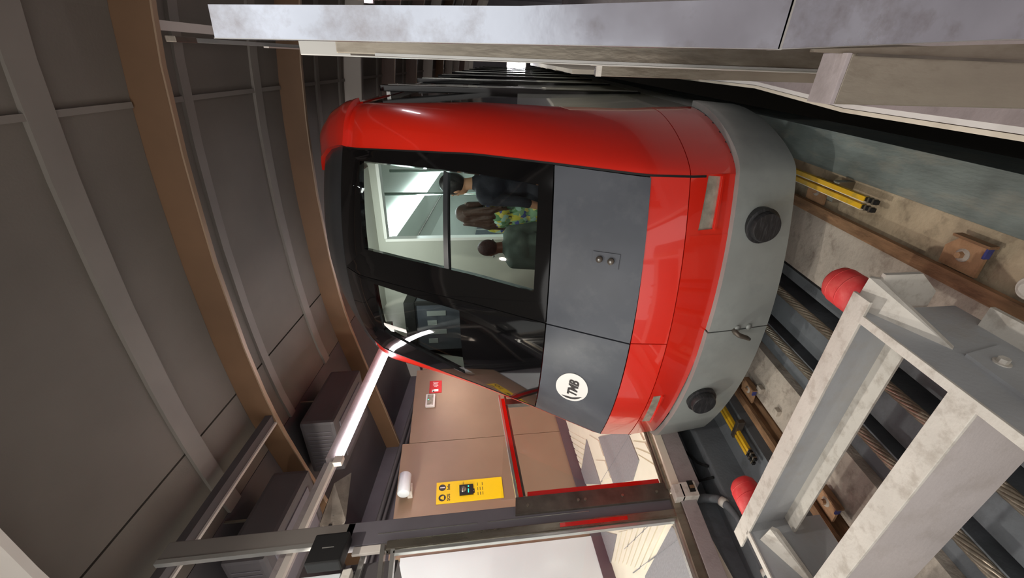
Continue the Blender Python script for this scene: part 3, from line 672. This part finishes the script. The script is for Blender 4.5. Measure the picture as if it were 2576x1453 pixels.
# ================================================================ PEOPLE in the cabin
def capsule(bm, a, b, ra, rb, n=12):
    a = Vector(a); b = Vector(b); d = b - a; L_ = max(d.length, 1e-5); q = d.to_track_quat('Z', 'Y').to_matrix().to_4x4()
    m = Matrix.Translation(a) @ q
    bmesh.ops.create_uvsphere(bm, u_segments=n, v_segments=8, radius=ra, matrix=Matrix.Translation(a))
    bmesh.ops.create_uvsphere(bm, u_segments=n, v_segments=8, radius=rb, matrix=Matrix.Translation(b))
    bmesh.ops.create_cone(bm, cap_ends=True, segments=n, radius1=ra, radius2=rb, depth=L_, matrix=m @ Matrix.Translation((0, 0, L_ / 2)))
def blob(bm, c, sx, sy, sz, n=20):
    bmesh.ops.create_uvsphere(bm, u_segments=n, v_segments=12, radius=1, matrix=Matrix.Translation(c) @ Matrix.Diagonal((sx, sy, sz, 1)))
def remeshed(name, bm, size, mat, parent, rot, loc, smooth_it=4):
    me = bpy.data.meshes.new(name); bm.to_mesh(me); bm.free()
    o = bpy.data.objects.new(name, me); COL.objects.link(o)
    md = o.modifiers.new('r', 'REMESH'); md.mode = 'VOXEL'; md.voxel_size = size
    sm = o.modifiers.new('s', 'SMOOTH'); sm.iterations = smooth_it; sm.factor = .5
    dg = bpy.context.evaluated_depsgraph_get(); ev = o.evaluated_get(dg); m2 = bpy.data.meshes.new_from_object(ev)
    o.modifiers.clear(); o.data = m2; bpy.data.meshes.remove(me)
    for p in m2.polygons: p.use_smooth = True
    m2.materials.clear(); m2.materials.append(MAT[mat] if isinstance(mat, str) else mat)
    m2.transform(rot); o.parent = parent; o['_w'] = parent['_w']
    return o
def person(x, y, zs, H, turn, skin, shirt, trousers, hair, label, longhair=False, arms='down', lean=0.0, earring=False):
    """standing figure, feet on the cabin floor, +y is the front before the turn"""
    r = empty('person', (x, y, zs), label, 'person', 'passengers behind the windscreen')
    k = H / 1.75; V = lambda a, b, c: Vector((a * k, b * k + lean * c, c * k)); rot = Matrix.Rotation(turn, 4, 'Z')
    def limbs(bm, g, which):
        if 'leg' in which:
            for s in (-1, 1):
                capsule(bm, V(s * .09, 0, .9), V(s * .10, .01, .5), .085 * g, .06 * g); capsule(bm, V(s * .10, .01, .5), V(s * .10, -.02, .09), .058 * g, .042 * g)
        if 'foot' in which:
            for s in (-1, 1): capsule(bm, V(s * .10, -.03, .045), V(s * .115, .15, .035), .045, .035)
        if 'trunk' in which:
            blob(bm, V(0, 0, .97), .165 * g * k, .115 * g * k, .13 * k); blob(bm, V(0, .0, 1.15), .145 * g * k, .105 * g * k, .18 * k)
            blob(bm, V(0, .0, 1.33), .18 * g * k, .115 * g * k, .14 * k); capsule(bm, V(-.14, -.01, 1.42), V(.14, -.01, 1.42), .06 * g, .06 * g)
        pts = {}
        for s in (-1, 1):
            sh = V(s * .185, -.01, 1.41)
            if arms == 'down' or (arms == 'hold' and s < 0): el = V(s * .235, -.03, 1.12); wr_ = V(s * .235, .06, .87)
            else: el = V(s * .27, .16, 1.28); wr_ = V(s * .20, .30, 1.45)
            pts[s] = (sh, el, wr_)
            if 'upper' in which: capsule(bm, sh, el, .052 * g, .042 * g)
            if 'fore' in which: capsule(bm, el, wr_, .04 * g, .028 * g)
        return pts
    bm = bmesh.new(); pts = limbs(bm, 1.0, ('leg', 'foot', 'trunk', 'upper', 'fore'))
    capsule(bm, V(0, -.01, 1.44), V(0, .01, 1.58), .056, .052)
    hc = V(0, .02, 1.645)
    blob(bm, hc, .074 * k, .092 * k, .112 * k); blob(bm, hc + Vector((0, .03, -.05)) * k, .056 * k, .06 * k, .062 * k)
    capsule(bm, hc + Vector((0, .088, .01)) * k, hc + Vector((0, .108, -.022)) * k, .010, .015, 8)
    for s in (-1, 1):
        blob(bm, hc + Vector((s * .078, -.005, -.005)) * k, .012, .02, .032, 8)
        blob(bm, hc + Vector((s * .033, .083, .028)) * k, .018, .01, .008, 8)
    blob(bm, hc + Vector((0, .088, -.055)) * k, .024, .010, .006, 8); blob(bm, hc + Vector((0, .086, -.068)) * k, .020, .010, .007, 8)
    for s in (-1, 1):
        sh, el, wr_ = pts[s]; d = (wr_ - el).normalized(); sd = d.cross(Vector((0, 0, 1)) if abs(d.z) < .8 else Vector((0, 1, 0))).normalized(); dn = sd.cross(d)
        pc = wr_ + d * .055; capsule(bm, wr_, wr_ + d * .03, .027, .03)
        for j in range(-2, 2): capsule(bm, wr_ + d * .02 + sd * (j + .5) * .014, wr_ + d * .085 + sd * (j + .5) * .018, .014, .012, 8)
        for j, ln in ((-2, .052), (-1, .066), (0, .072), (1, .062)):
            b0 = wr_ + d * .085 + sd * (j + .5) * .019; m1 = b0 + d * ln * .5 + dn * .006; e1 = m1 + d * ln * .42 + dn * .018
            capsule(bm, b0, m1, .0098, .0088, 8); capsule(bm, m1, e1, .0088, .0075, 8)
        t0 = wr_ + d * .03 + sd * .03; t1 = t0 + (d * .7 + sd * .7).normalized() * .045; t2 = t1 + (d * .95 + sd * .2).normalized() * .03
        capsule(bm, t0, t1, .013, .011, 8); capsule(bm, t1, t2, .011, .009, 8)
    body = remeshed('body', bm, .0085, skin, r, rot, None, 3)
    bm = bmesh.new(); limbs(bm, 1.13, ('trunk', 'upper'))
    if arms != 'bare':
        for s in (-1, 1): sh, el, wr_ = pts[s]; capsule(bm, el, el.lerp(wr_, .25), .046, .044)
    capsule(bm, V(0, -.01, 1.43), V(0, 0, 1.475), .085, .066)
    remeshed('shirt', bm, .016, shirt, r, rot, None, 4)
    bm = bmesh.new(); limbs(bm, 1.18, ('leg',)); blob(bm, V(0, 0, .93), .175 * k, .125 * k, .11 * k); remeshed('trousers', bm, .018, trousers, r, rot, None, 3)
    for s in (-1, 1):
        bm = bmesh.new(); capsule(bm, V(s * .10, -.035, .045), V(s * .117, .155, .04), .055, .045); remeshed('shoe', bm, .012, 'seal', r, rot, None, 2)
        bm = bmesh.new(); bmesh.ops.create_uvsphere(bm, u_segments=10, v_segments=8, radius=.0085, matrix=Matrix.Translation(hc + Vector((s * .031, .086, .022)) * k))
        remeshed('eye', bm, .003, 'ink', r, rot, None, 0)
    bm = bmesh.new()
    blob(bm, hc + Vector((0, -.018, .022)) * k, .087 * k, .098 * k, .112 * k)
    if longhair:
        blob(bm, hc + Vector((0, -.045, -.06)) * k, .095 * k, .07 * k, .14 * k)
        blob(bm, hc + Vector((.04, -.07, -.22)) * k, .095 * k, .045 * k, .14 * k)
        for s in (-1, 1): capsule(bm, hc + Vector((s * .078, .015, .0)) * k, hc + Vector((s * .095, .02, -.26)) * k, .032, .022)
        rg = random.Random(4)
        for q in range(34):
            a = rg.uniform(-.09, .09); p_ = Vector((a, -.075 - rg.uniform(0, .03), rg.uniform(-.08, .05))); m_ = Vector((a * 1.5 + rg.uniform(-.02, .05), -.105 - rg.uniform(0, .03), -.20)); e_ = Vector((a * 1.7 + rg.uniform(.0, .09), -.09 - rg.uniform(0, .04), rg.uniform(-.44, -.30)))
            capsule(bm, hc + p_ * k, hc + m_ * k, .017, .014, 8); capsule(bm, hc + m_ * k, hc + e_ * k, .014, .005, 8)
    remeshed('hair', bm, .0075, hair, r, rot, None, 2)
    if earring:
        for s in (-1, 1):
            bm = bmesh.new(); bmesh.ops.create_uvsphere(bm, u_segments=10, v_segments=8, radius=.012, matrix=Matrix.Translation(hc + Vector((s * .094, -.005, -.035)) * k))
            remeshed('earring', bm, .004, 'silver', r, rot, None, 0)
    return r
MAT['hairbrown'] = M('chestnut_hair', rgb(66, 44, 34), 0.5, 0, 0.35, 30, .4, 60, stretch=(6, 6, .6))
MAT['hairdark'] = M('black_hair', rgb(30, 28, 30), 0.45, 0, 0.3, 30, .3, 60)
MAT['hairreddark'] = M('dark_brown_hair', rgb(66, 34, 30), 0.6, 0, 0.25, 40, .4, 80)
MAT['sage'] = M('sage_grey_shirt', rgb(98, 112, 104), 0.8, 0, 0.1, 9, .2, 60)
MAT['navy'] = M('navy_jersey', rgb(34, 36, 48), 0.8, 0, 0.15, 9, .2, 60)
MAT['denim'] = M('dark_trousers', rgb(46, 50, 60), 0.8, 0, 0.1, 9)
def floral():
    m = bpy.data.materials.new('floral_shirt'); m.use_nodes = True; nt = m.node_tree; n = nt.nodes; l = nt.links; b = n['Principled BSDF']
    g = n.new('ShaderNodeNewGeometry'); v = n.new('ShaderNodeTexVoronoi'); v.inputs['Scale'].default_value = 24; l.new(g.outputs['Position'], v.inputs['Vector'])
    cr = n.new('ShaderNodeValToRGB'); cr.color_ramp.interpolation = 'CONSTANT'; e = cr.color_ramp.elements
    e[0].color = rgb(132, 170, 132); e[1].position = .3; e[1].color = rgb(196, 190, 76)
    for p, c_ in ((.45, rgb(168, 206, 190)), (.62, rgb(84, 92, 158)), (.74, rgb(96, 140, 96)), (.88, rgb(216, 206, 120))):
        x_ = e.new(p); x_.color = c_
    sp = n.new('ShaderNodeSeparateColor'); l.new(v.outputs['Color'], sp.inputs[0]); l.new(sp.outputs[0], cr.inputs['Fac']); l.new(cr.outputs['Color'], b.inputs['Base Color'])
    b.inputs['Roughness'].default_value = .8
    return m
MAT['floral'] = floral()
FZ = -1.22
person(-1.53, 3.52, FZ, 1.52, math.radians(50), 'skindark', 'sage', 'denim', 'hairreddark', 'person in a sage grey shirt with short dark brown hair and earring, seen from behind', earring=True)
person(-1.36, 4.00, FZ, 1.78, math.radians(-25), 'skin', 'floral', 'denim', 'hairbrown', 'person with long chestnut hair in a green and yellow flowered shirt', longhair=True)
person(-.97, 3.66, FZ, 1.86, math.radians(60), 'skin', 'navy', 'denim', 'hairdark', 'person with black hair in a dark navy top beside the right edge of the window')
person(-1.75, 5.9, FZ, 1.72, math.radians(20), 'skin', 'navy', 'denim', 'hairdark', 'person farther inside the cabin with black hair, behind the long-haired one')

# ================================================================ LEFT PLATFORM SCREEN
sp = empty('door_post', (-3.2, 2, -1.4), 'tall grey post of the left platform glass screen', 'post')
bx('post_face', 'charcoal', -3.25, -3.17, 1.86, 2.04, -1.42, 1.20, sp, .006)['label'] = 'mauve grey lower part'
MAT['postgrey'] = M('grey_post_paint', rgb(128, 122, 117), .45, .2, .05, 4)
bx('post_top', 'postgrey', -3.25, -3.17, 1.915, 2.04, 1.14, 2.46, sp, .006)
bx('post_edge', 'silver', -3.21, -3.165, 1.885, 1.915, 1.38, 2.46, sp)
bx('slot_line', 'alu', -3.17, -3.166, 1.93, 1.935, .2, .95, sp); bx('slot_line', 'alu', -3.17, -3.166, 1.93, 1.935, -.7, .12, sp)
tc = bx('steel_channel', 'darksteel', -3.175, -3.145, 1.955, 2.10, -1.41, -.10, sp, .004)
for z in (-.2, -.62, -.68, -1.0, -1.3): B().tube([(-3.145, 2.02, z), (-3.135, 2.02, z)], .012, 8).out('screw', 'steeldull', tc)
da = empty('door_1', (-3.2, 2.6, -1.4), 'glass screen door with red frame on the left platform', 'door', kind='structure')
bx('door_glass', 'clear', -3.2, -3.19, 2.12, 4.3, -1.40, .02, da)
bx('frame_stile', 'redframe', -3.21, -3.16, 2.10, 2.15, -1.36, -.20, da, .004)
def sloped_bar(name, mat, y0, y1, z0, z1, dz, x0, x1, p): return B().prism([(x0, y0, z0), (x0, y1, z1), (x0, y1, z1 + dz), (x0, y0, z0 + dz)], (x1 - x0, 0, 0)).out(name, mat, p)
sloped_bar('frame_head', 'redframe', 2.10, 3.25, -.165, .03, .035, -3.21, -3.16, da)
sloped_bar('frame_head_trim', 'silver', 2.08, 3.3, -.128, .078, .018, -3.215, -3.155, da)
sloped_bar('frame_head_inner', 'darksteel', 2.12, 3.3, -.185, .015, .018, -3.205, -3.17, da)
bx('frame_stile', 'darksteel', -3.21, -3.16, 3.16, 3.24, -1.36, .02, da, .004)
bx('floor_rail', 'steeldull', -3.21, -3.17, 2.1, 6, -1.41, -1.385, da)
db = empty('door_2', (-3.2, 1.0, -1.4), 'near glass screen door with bright metal frame', 'door', kind='structure')
bx('door_glass', 'clear', -3.2, -3.19, -.4, 1.83, -1.38, .80, db)
bx('frame_stile', 'steeldull', -3.22, -3.15, 1.80, 1.865, -1.42, .86, db, .006)
bx('frame_stile_bead', 'silver', -3.185, -3.15, 1.765, 1.79, -1.38, .80, db, .004)
bx('red_reflector', 'redframe', -3.15, -3.146, 1.82, 1.85, -1.0, -.45, db)
sloped_bar('frame_head', 'silver', -.4, 1.80, .43, .79, .03, -3.22, -3.15, db)
sloped_bar('frame_head', 'alu', -.4, 1.84, .50, .87, .03, -3.22, -3.14, db)
bx('floor_rail', 'silver', -3.21, -3.17, -.4, 1.80, -1.40, -1.375, db)
hd = empty('header_box', (-3.25, 1, 1.1), 'white cabinet above the near glass door', 'cabinet')
bx('cabinet_body', 'whitewall', -3.40, -3.20, .3, 1.70, 1.14, 1.50, hd, .006)
bx('cabinet_rail', 'silver', -3.30, -3.26, .3, 1.84, 1.02, 1.06, hd, .004)
bx('cabinet_strip', 'creamfin', -3.20, -3.17, 1.80, 1.855, .84, 1.10, hd, .004)
bx('cabinet_flap', 'beamgrey', -3.30, -3.19, .3, 1.72, 1.07, 1.13, hd, .004)
bx('back_panel', 'darkbox', -3.6, -3.3, .3, 1.8, .78, 1.12, hd)
bc = bx('access_beacon', 'rubber', -3.165, -3.05, 1.70, 1.905, 1.125, 1.36, None, .012); tag(bc, 'black square device with small white lettering on the grey post', 'device')
MAT['matblack'] = M('matt_black', rgb(20, 20, 21), .5); bc.data.materials[0] = MAT['matblack']
bx('printed_line', 'silver', -3.0505, -3.0490, 1.80, 1.806, 1.20, 1.28, bc)
# bar from fin to post
hb = empty('hanger_bar', (-3.5, 2.7, 2.55), 'dark grey bar with a pale lower edge between the nearest brown fin and the post', 'bar')
bx('bar', 'darkbox', -3.54, -3.43, 1.0, 3.52, 2.55, 2.62, hb, .003); bx('lower_edge', 'creamfin', -3.56, -3.53, 1.0, 3.52, 2.53, 2.56, hb)
# LED strip
ls = empty('strip_light', (-3.35, 6, 1.6), 'long glowing white strip light above the left platform screen', 'lamp')
bx('light_channel', 'mauve', -3.46, -3.36, 2.83, 20, 1.63, 1.72, ls, .004)
bx('glowing_tube', 'led', -3.40, -3.345, 2.86, 20, 1.575, 1.63, ls)
bx('end_cap', 'creamfin', -3.40, -3.34, 2.76, 2.84, 1.55, 1.63, ls, .01)
bx('dark_channel', 'creamfin', -3.42, -3.37, -.5, 2.80, 1.62, 1.67, ls, .004)
bx('channel_side', 'mauve', -3.45, -3.42, -.5, 2.83, 1.62, 1.74, ls)
# right-hand strip (lights the right flank and shows as the highlight on the red corner)
l2 = empty('strip_light', (.6, 4.6, 1.3), 'short white strip light on the right platform, reflected in the red corner', 'lamp')
bx('light_channel', 'mauve', .40, .82, 4.62, 4.66, 1.34, 1.42, l2); bx('glowing_tube', 'led', .42, .80, 4.59, 4.62, 1.36, 1.40, l2)
# perforated bracket
br = empty('perforated_bracket', (-3.4, 2.5, 1.5), 'dark metal bracket with holes hanging beside the strip light', 'bracket')
B().prism([(-3.55, 2.70, 1.62), (-3.55, 2.80, 1.50), (-3.75, 2.45, 1.46), (-3.85, 2.36, 1.50), (-3.85, 2.30, 1.62), (-3.7, 2.42, 1.66)], (-.008, 0, .008)).out('plate', 'darksteel', br)
for k in range(5): B().tube([(-3.60 - .04 * k, 2.70 - .07 * k, 1.57), (-3.60 - .04 * k, 2.70 - .07 * k, 1.60)], .008, 8).out('hole', 'seal', br)

# ================================================================ LEFT WALL FITTINGS (wall face x=-5.5)
def wz(y, zs): return zs
def wallbox(name, mat, y0, y1, z0, z1, d, parent=None, b=0.0, base=-5.5):
    return bx(name, mat, base, base + d, y0, y1, z0, z1, parent, b, sheared=False)
def T(zs, y): return zs - SL * y
sg = empty('sos_sign', (-5.5, 3.85, .5), 'tall yellow help point sign with black intercom on the brown wall', 'sign')
y0, y1 = 3.685, 4.02; z1, z0 = T(.98, 3.85), T(.02, 3.85)
wallbox('sign_board', 'signyellow', y0, y1, z0, z1, .012, sg, .002)
def wall_draw(pts, fs, name, mat, yc, zc, x, parent, th=.002):
    n = len(pts); vs = [(x, yc + p[0], zc + p[1]) for p in pts] + [(x - th, yc + p[0], zc + p[1]) for p in pts]
    return link_mesh(name, vs, list(fs) + [tuple(i + n for i in f[::-1]) for f in fs], mat, parent, False, False)
H = z1 - z0
for yy, nm in ((3.77, 'a'), (3.93, 'i')):
    pts, fs = fan(disc(.052, .052, 32)); wall_draw(pts, fs, 'icon_disc', 'ink', yy, z1 - .085, -5.487, sg)
pts, fs = fan([(-.03, -.02), (.03, -.02), (.03, .0), (.012, .03), (-.012, .03), (-.03, 0)]); wall_draw(pts, fs, 'bell_icon', 'signyellow', 3.77, z1 - .09, -5.485, sg)
tv, tf = text_geo('i', .10, 0, .004); wall_draw([(v[0], v[1] - .035) for v in tv], tf, 'info_icon', 'white', 3.93, z1 - .085, -5.485, sg)
tv, tf = text_geo('SOS', .062, 0, .0012); wall_draw(tv, tf, 'lettering', 'ink', 3.77, z1 - .195, -5.486, sg)
tv, tf = text_geo('Info', .062, 0, .0012); wall_draw(tv, tf, 'lettering', 'ink', 3.935, z1 - .195, -5.486, sg)
for r in range(3):
    for q in range(3 - (r % 2)): wallbox('text_line', 'ink', 3.76 + .075 * q, 3.76 + .075 * q + .05, z0 + .36 - .035 * r, z0 + .368 - .035 * r, .0135, sg)
wallbox('pictogram', 'ink', 3.80, 3.87, z0 + .41, z0 + .48, .0135, sg); wallbox('pictogram_hand', 'white', 3.825, 3.845, z0 + .42, z0 + .465, .0145, sg)
ic = wallbox('intercom', 'matblack', 3.775, 3.935, z1 - .53, z1 - .33, .035, sg, .006)
B().tube([(-5.465, 3.86, z1 - .385), (-5.46, 3.86, z1 - .385)], .045, 24).out('speaker', 'steeldull', ic, True, False)
wallbox('button', 'green', 3.80, 3.86, z1 - .465, z1 - .455, .037, ic); wallbox('button', 'green', 3.89, 3.91, z1 - .47, z1 - .455, .037, ic)
tv, tf = text_geo('24 h', .03); wall_draw(tv, tf, 'lettering', 'ink', 3.97, z1 - .40, -5.486, sg)
# fire sign
fs_ = empty('fire_sign', (-5.5, 6.05, 1.4), 'small red fire extinguisher sign high on the brown wall', 'sign')
fy0, fy1 = 5.92, 6.25; fz1 = T(1.50, 6.1); fz0 = T(1.27, 6.1)
wallbox('sign_board', 'signred', fy0, fy1, fz0, fz1, .01, fs_, .003)
ext = [(-.03, -.055), (.03, -.055), (.03, .03), (.012, .05), (.03, .065), (-.045, .065), (-.05, .02), (-.035, .05), (-.012, .05), (-.03, .03)]
pts, fq = fan(ext); wall_draw(pts, fq, 'extinguisher_symbol', 'white', 5.985, (fz0 + fz1) / 2, -5.489, fs_)
for k, (a, b_) in enumerate(((6.07, .03), (6.11, .05), (6.15, .04), (6.19, .05))):
    B().prism([(-5.489, a, (fz0 + fz1) / 2 - b_), (-5.489, a + .012, (fz0 + fz1) / 2 - b_), (-5.489, a + .03, (fz0 + fz1) / 2 + b_), (-5.489, a + .018, (fz0 + fz1) / 2 + b_)], (.002, 0, 0)).out('lettering_stroke', 'white', fs_, False, False)
# emergency light
el = empty('emergency_light', (-5.5, 5.75, 1.35), 'white oblong emergency light with green spot on the brown wall', 'lamp')
ez1 = T(1.50, 5.75); ez0 = T(1.33, 5.75)
wallbox('housing', 'white', 5.55, 5.86, ez0, ez1, .05, el, .02); wallbox('lens', 'lens', 5.575, 5.835, ez0 + .03, ez1 - .03, .058, el, .01); wallbox('status_light', 'green', 5.69, 5.71, ez1 - .06, ez1 - .045, .062, el)
# wall cylinder (loudspeaker / lamp)
ws = empty('wall_speaker', (-5.4, 3.95, 1.45), 'pale grey cylindrical speaker high on the wall above the yellow sign', 'speaker')
zz = T(1.42, 3.9)
B().tube([(-5.28, 3.74, zz), (-5.28, 3.75, zz), (-5.28, 4.04, zz), (-5.28, 4.05, zz)], [.075, .085, .085, .075], 28).out('cylinder', 'whitewall', ws, True, False)
bx('wall_plate', 'beamgrey', -5.5, -5.34, 3.82, 3.95, zz - .10, zz - .03, ws, .006, False)
# dark pipes on the upper wall
for k, z in enumerate((1.92, 1.84)):
    tag(B().tube([(-6.2 - .0 * k, -.5, z), (-6.2, 20, z)], .035 if k == 0 else .025, 10).out('ceiling_pipe', 'darkbox', None, True), ('thick' if k == 0 else 'thin') + ' dark pipe running along the left ceiling edge', 'pipe')
# ventilation boxes
def hvac(x0, x1, y0, y1, z0, z1, label):
    h = empty('ventilation_unit', ((x0 + x1) / 2, (y0 + y1) / 2, z0), label, 'ventilation unit')
    bx('casing', 'darkbox', x0, x1, y0, y1, z0, z1, h, .04)
    bx('casing_hatch', 'charcoal', x0 + .12, x1 - .12, y0 + .12, y1 - .12, z0 - .012, z0, h, .004)
    for k in range(0):
        a = y0 + .15 + k * (y1 - y0 - .3) / 9; bx('grille_slat', 'darkbox', x1 - .003, x1 + .012, a, a + .03, z0 + .06, z1 - .06, h)
    for k in range(10):
        a = x0 + .1 + k * (x1 - x0 - .2) / 10; bx('grille_slat', 'charcoal', a, a + .012, y0 - .006, y0 + .003, z0 + .06, z1 - .06, h)
    bx('handle', 'silver', x1 - .08, x1 - .04, y1 - .1, y1 + .0, z1 - .09, z1 - .05, h)
    for q in (x0 + .1, x1 - .1): bx('hanger', 'steeldull', q - .01, q + .01, (y0 + y1) / 2 - .01, (y0 + y1) / 2 + .01, z1, z1 + .25, h)
hvac(-4.75, -3.88, 3.80, 4.75, 2.10, 2.50, 'dark grey ventilation unit behind the strip light, farther one')
hvac(-4.75, -3.88, 2.25, 3.15, 2.10, 2.46, 'dark grey ventilation unit near the hanging bar, nearer one')

# ================================================================ RIGHT: STEEL DOOR JAMB close to the camera
jm = empty('steel_door_leaf', (.05, .85, -1.6), 'scuffed mirror steel door edge with painted-in reflections close at the right', 'door leaf')
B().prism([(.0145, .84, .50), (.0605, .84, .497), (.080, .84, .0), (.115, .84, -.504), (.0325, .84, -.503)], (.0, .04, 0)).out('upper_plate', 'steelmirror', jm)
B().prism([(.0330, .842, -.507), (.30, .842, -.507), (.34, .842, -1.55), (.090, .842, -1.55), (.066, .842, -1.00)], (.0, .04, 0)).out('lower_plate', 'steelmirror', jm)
B().prism([(.0320, .840, -.500), (.30, .840, -.500), (.30, .840, -.508), (.0320, .840, -.508)], (.0, .04, 0)).out('plate_joint', 'silver', jm)
B().prism([(.0765, .838, .27), (.080, .838, .27), (.10, .838, -.20), (.0985, .838, -.20)], (0, .006, 0)).out('red_edge', 'redframe', jm)
B().prism([(.0145, .838, .50), (.0155, .838, .50), (.0337, .838, -.503), (.0325, .838, -.503)], (0, .003, 0)).out('edge_highlight', 'silver', jm)  # bright strips painting in the highlight along both plate edges
B().prism([(.0330, .838, -.507), (.0345, .838, -.507), (.0680, .838, -1.0), (.0925, .838, -1.55), (.090, .838, -1.55), (.066, .838, -1.0)], (0, .003, 0)).out('edge_highlight', 'silver', jm)
fr = empty('steel_jamb', (.0, 1.5, -1.6), 'layered stainless door jamb behind the mirror steel edge', 'door jamb')
bx('jamb_post', 'steeldull', .0, .07, 1.18, 1.26, -1.30, .44, fr, .003)
bx('jamb_post', 'alu', -.008, .05, 1.40, 1.46, -1.25, .62, fr, .003)
bx('jamb_bead', 'darksteel', -.004, .004, 1.30, 1.34, -1.2, .45, fr)
bx('jamb_bead', 'silver', -.003, .003, 1.175, 1.182, -1.0, .35, fr)
bx('lower_guard', 'steeldull', -.052, .03, 1.95, 2.02, -1.60, -.342, fr, .003)['label'] = 'square ended lower guard'
bx('guard_cap', 'beamgrey', -.053, -.012, 1.94, 1.95, -.362, -.338, fr)
bx('guard_bead', 'creamfin', -.012, .0, 1.86, 1.90, -1.45, -.30, fr)
hr = empty('screen_header', (.05, 4, 1.6), 'grey header beam of the right platform screen running into the distance', 'beam')
bx('header_beam', 'bumper', .022, .042, 2.5, 20, 1.575, 1.61, hr, .004)
bx('header_bead', 'creamfin', .014, .022, 3.1, 20, 1.55, 1.58, hr)
bx('header_joint', 'darksteel', .020, .045, 2.36, 2.5, 1.57, 1.615, hr, .004)
tag(bx('cornice_strip', 'creamfin', .10, .16, 3.6, 20, 2.50, 2.535), 'cream strip along the right edge of the vault, starting at the nearest brown fin', 'strip')
gd = empty('foot_guard', (-.01, .83, -1.6), 'dull stainless foot guard box below the mirror steel edge', 'guard')
bx('guard_face', 'steeldull', -.057, .030, .80, .812, -1.60, -.632, gd, .002)
bx('guard_top', 'mauve', -.058, .031, .80, .872, -.632, -.622, gd, .002)
bx('guard_side', 'steeldull', -.057, -.045, .812, .872, -1.60, -.632, gd)
B().prism([(.030, .815, -.56), (.035, .815, -.56), (.063, .815, -1.08), (.088, .815, -1.60), (.030, .815, -1.60)], (0, .012, 0)).out('guard_back', 'steeldull', gd)
bx('guard_bead', 'darksteel', .026, .031, .796, .80, -1.60, -.64, gd)
rp = empty('platform_screen', (0, 10, -1.2), 'pale cream foot panels of the right platform screen far down the track', 'screen')
for k in range(8):
    bx('foot_panel', 'creamtile', -.10 - .012 * k, -.06, 4.2 + 1.9 * k, 6.08 + 1.9 * k, -1.68, -.5, rp, .004)
fl2 = empty('platform_lamp', (-.02, 20.6, .2), 'far bluish white lamp glowing at the end of the right platform', 'lamp')
bx('lamp_body', 'alu', -.35, .0, 20.6, 20.7, -.35, .55, fl2, .01); bx('lamp_face', 'led', -.33, -.02, 20.58, 20.6, -.30, .50, fl2)
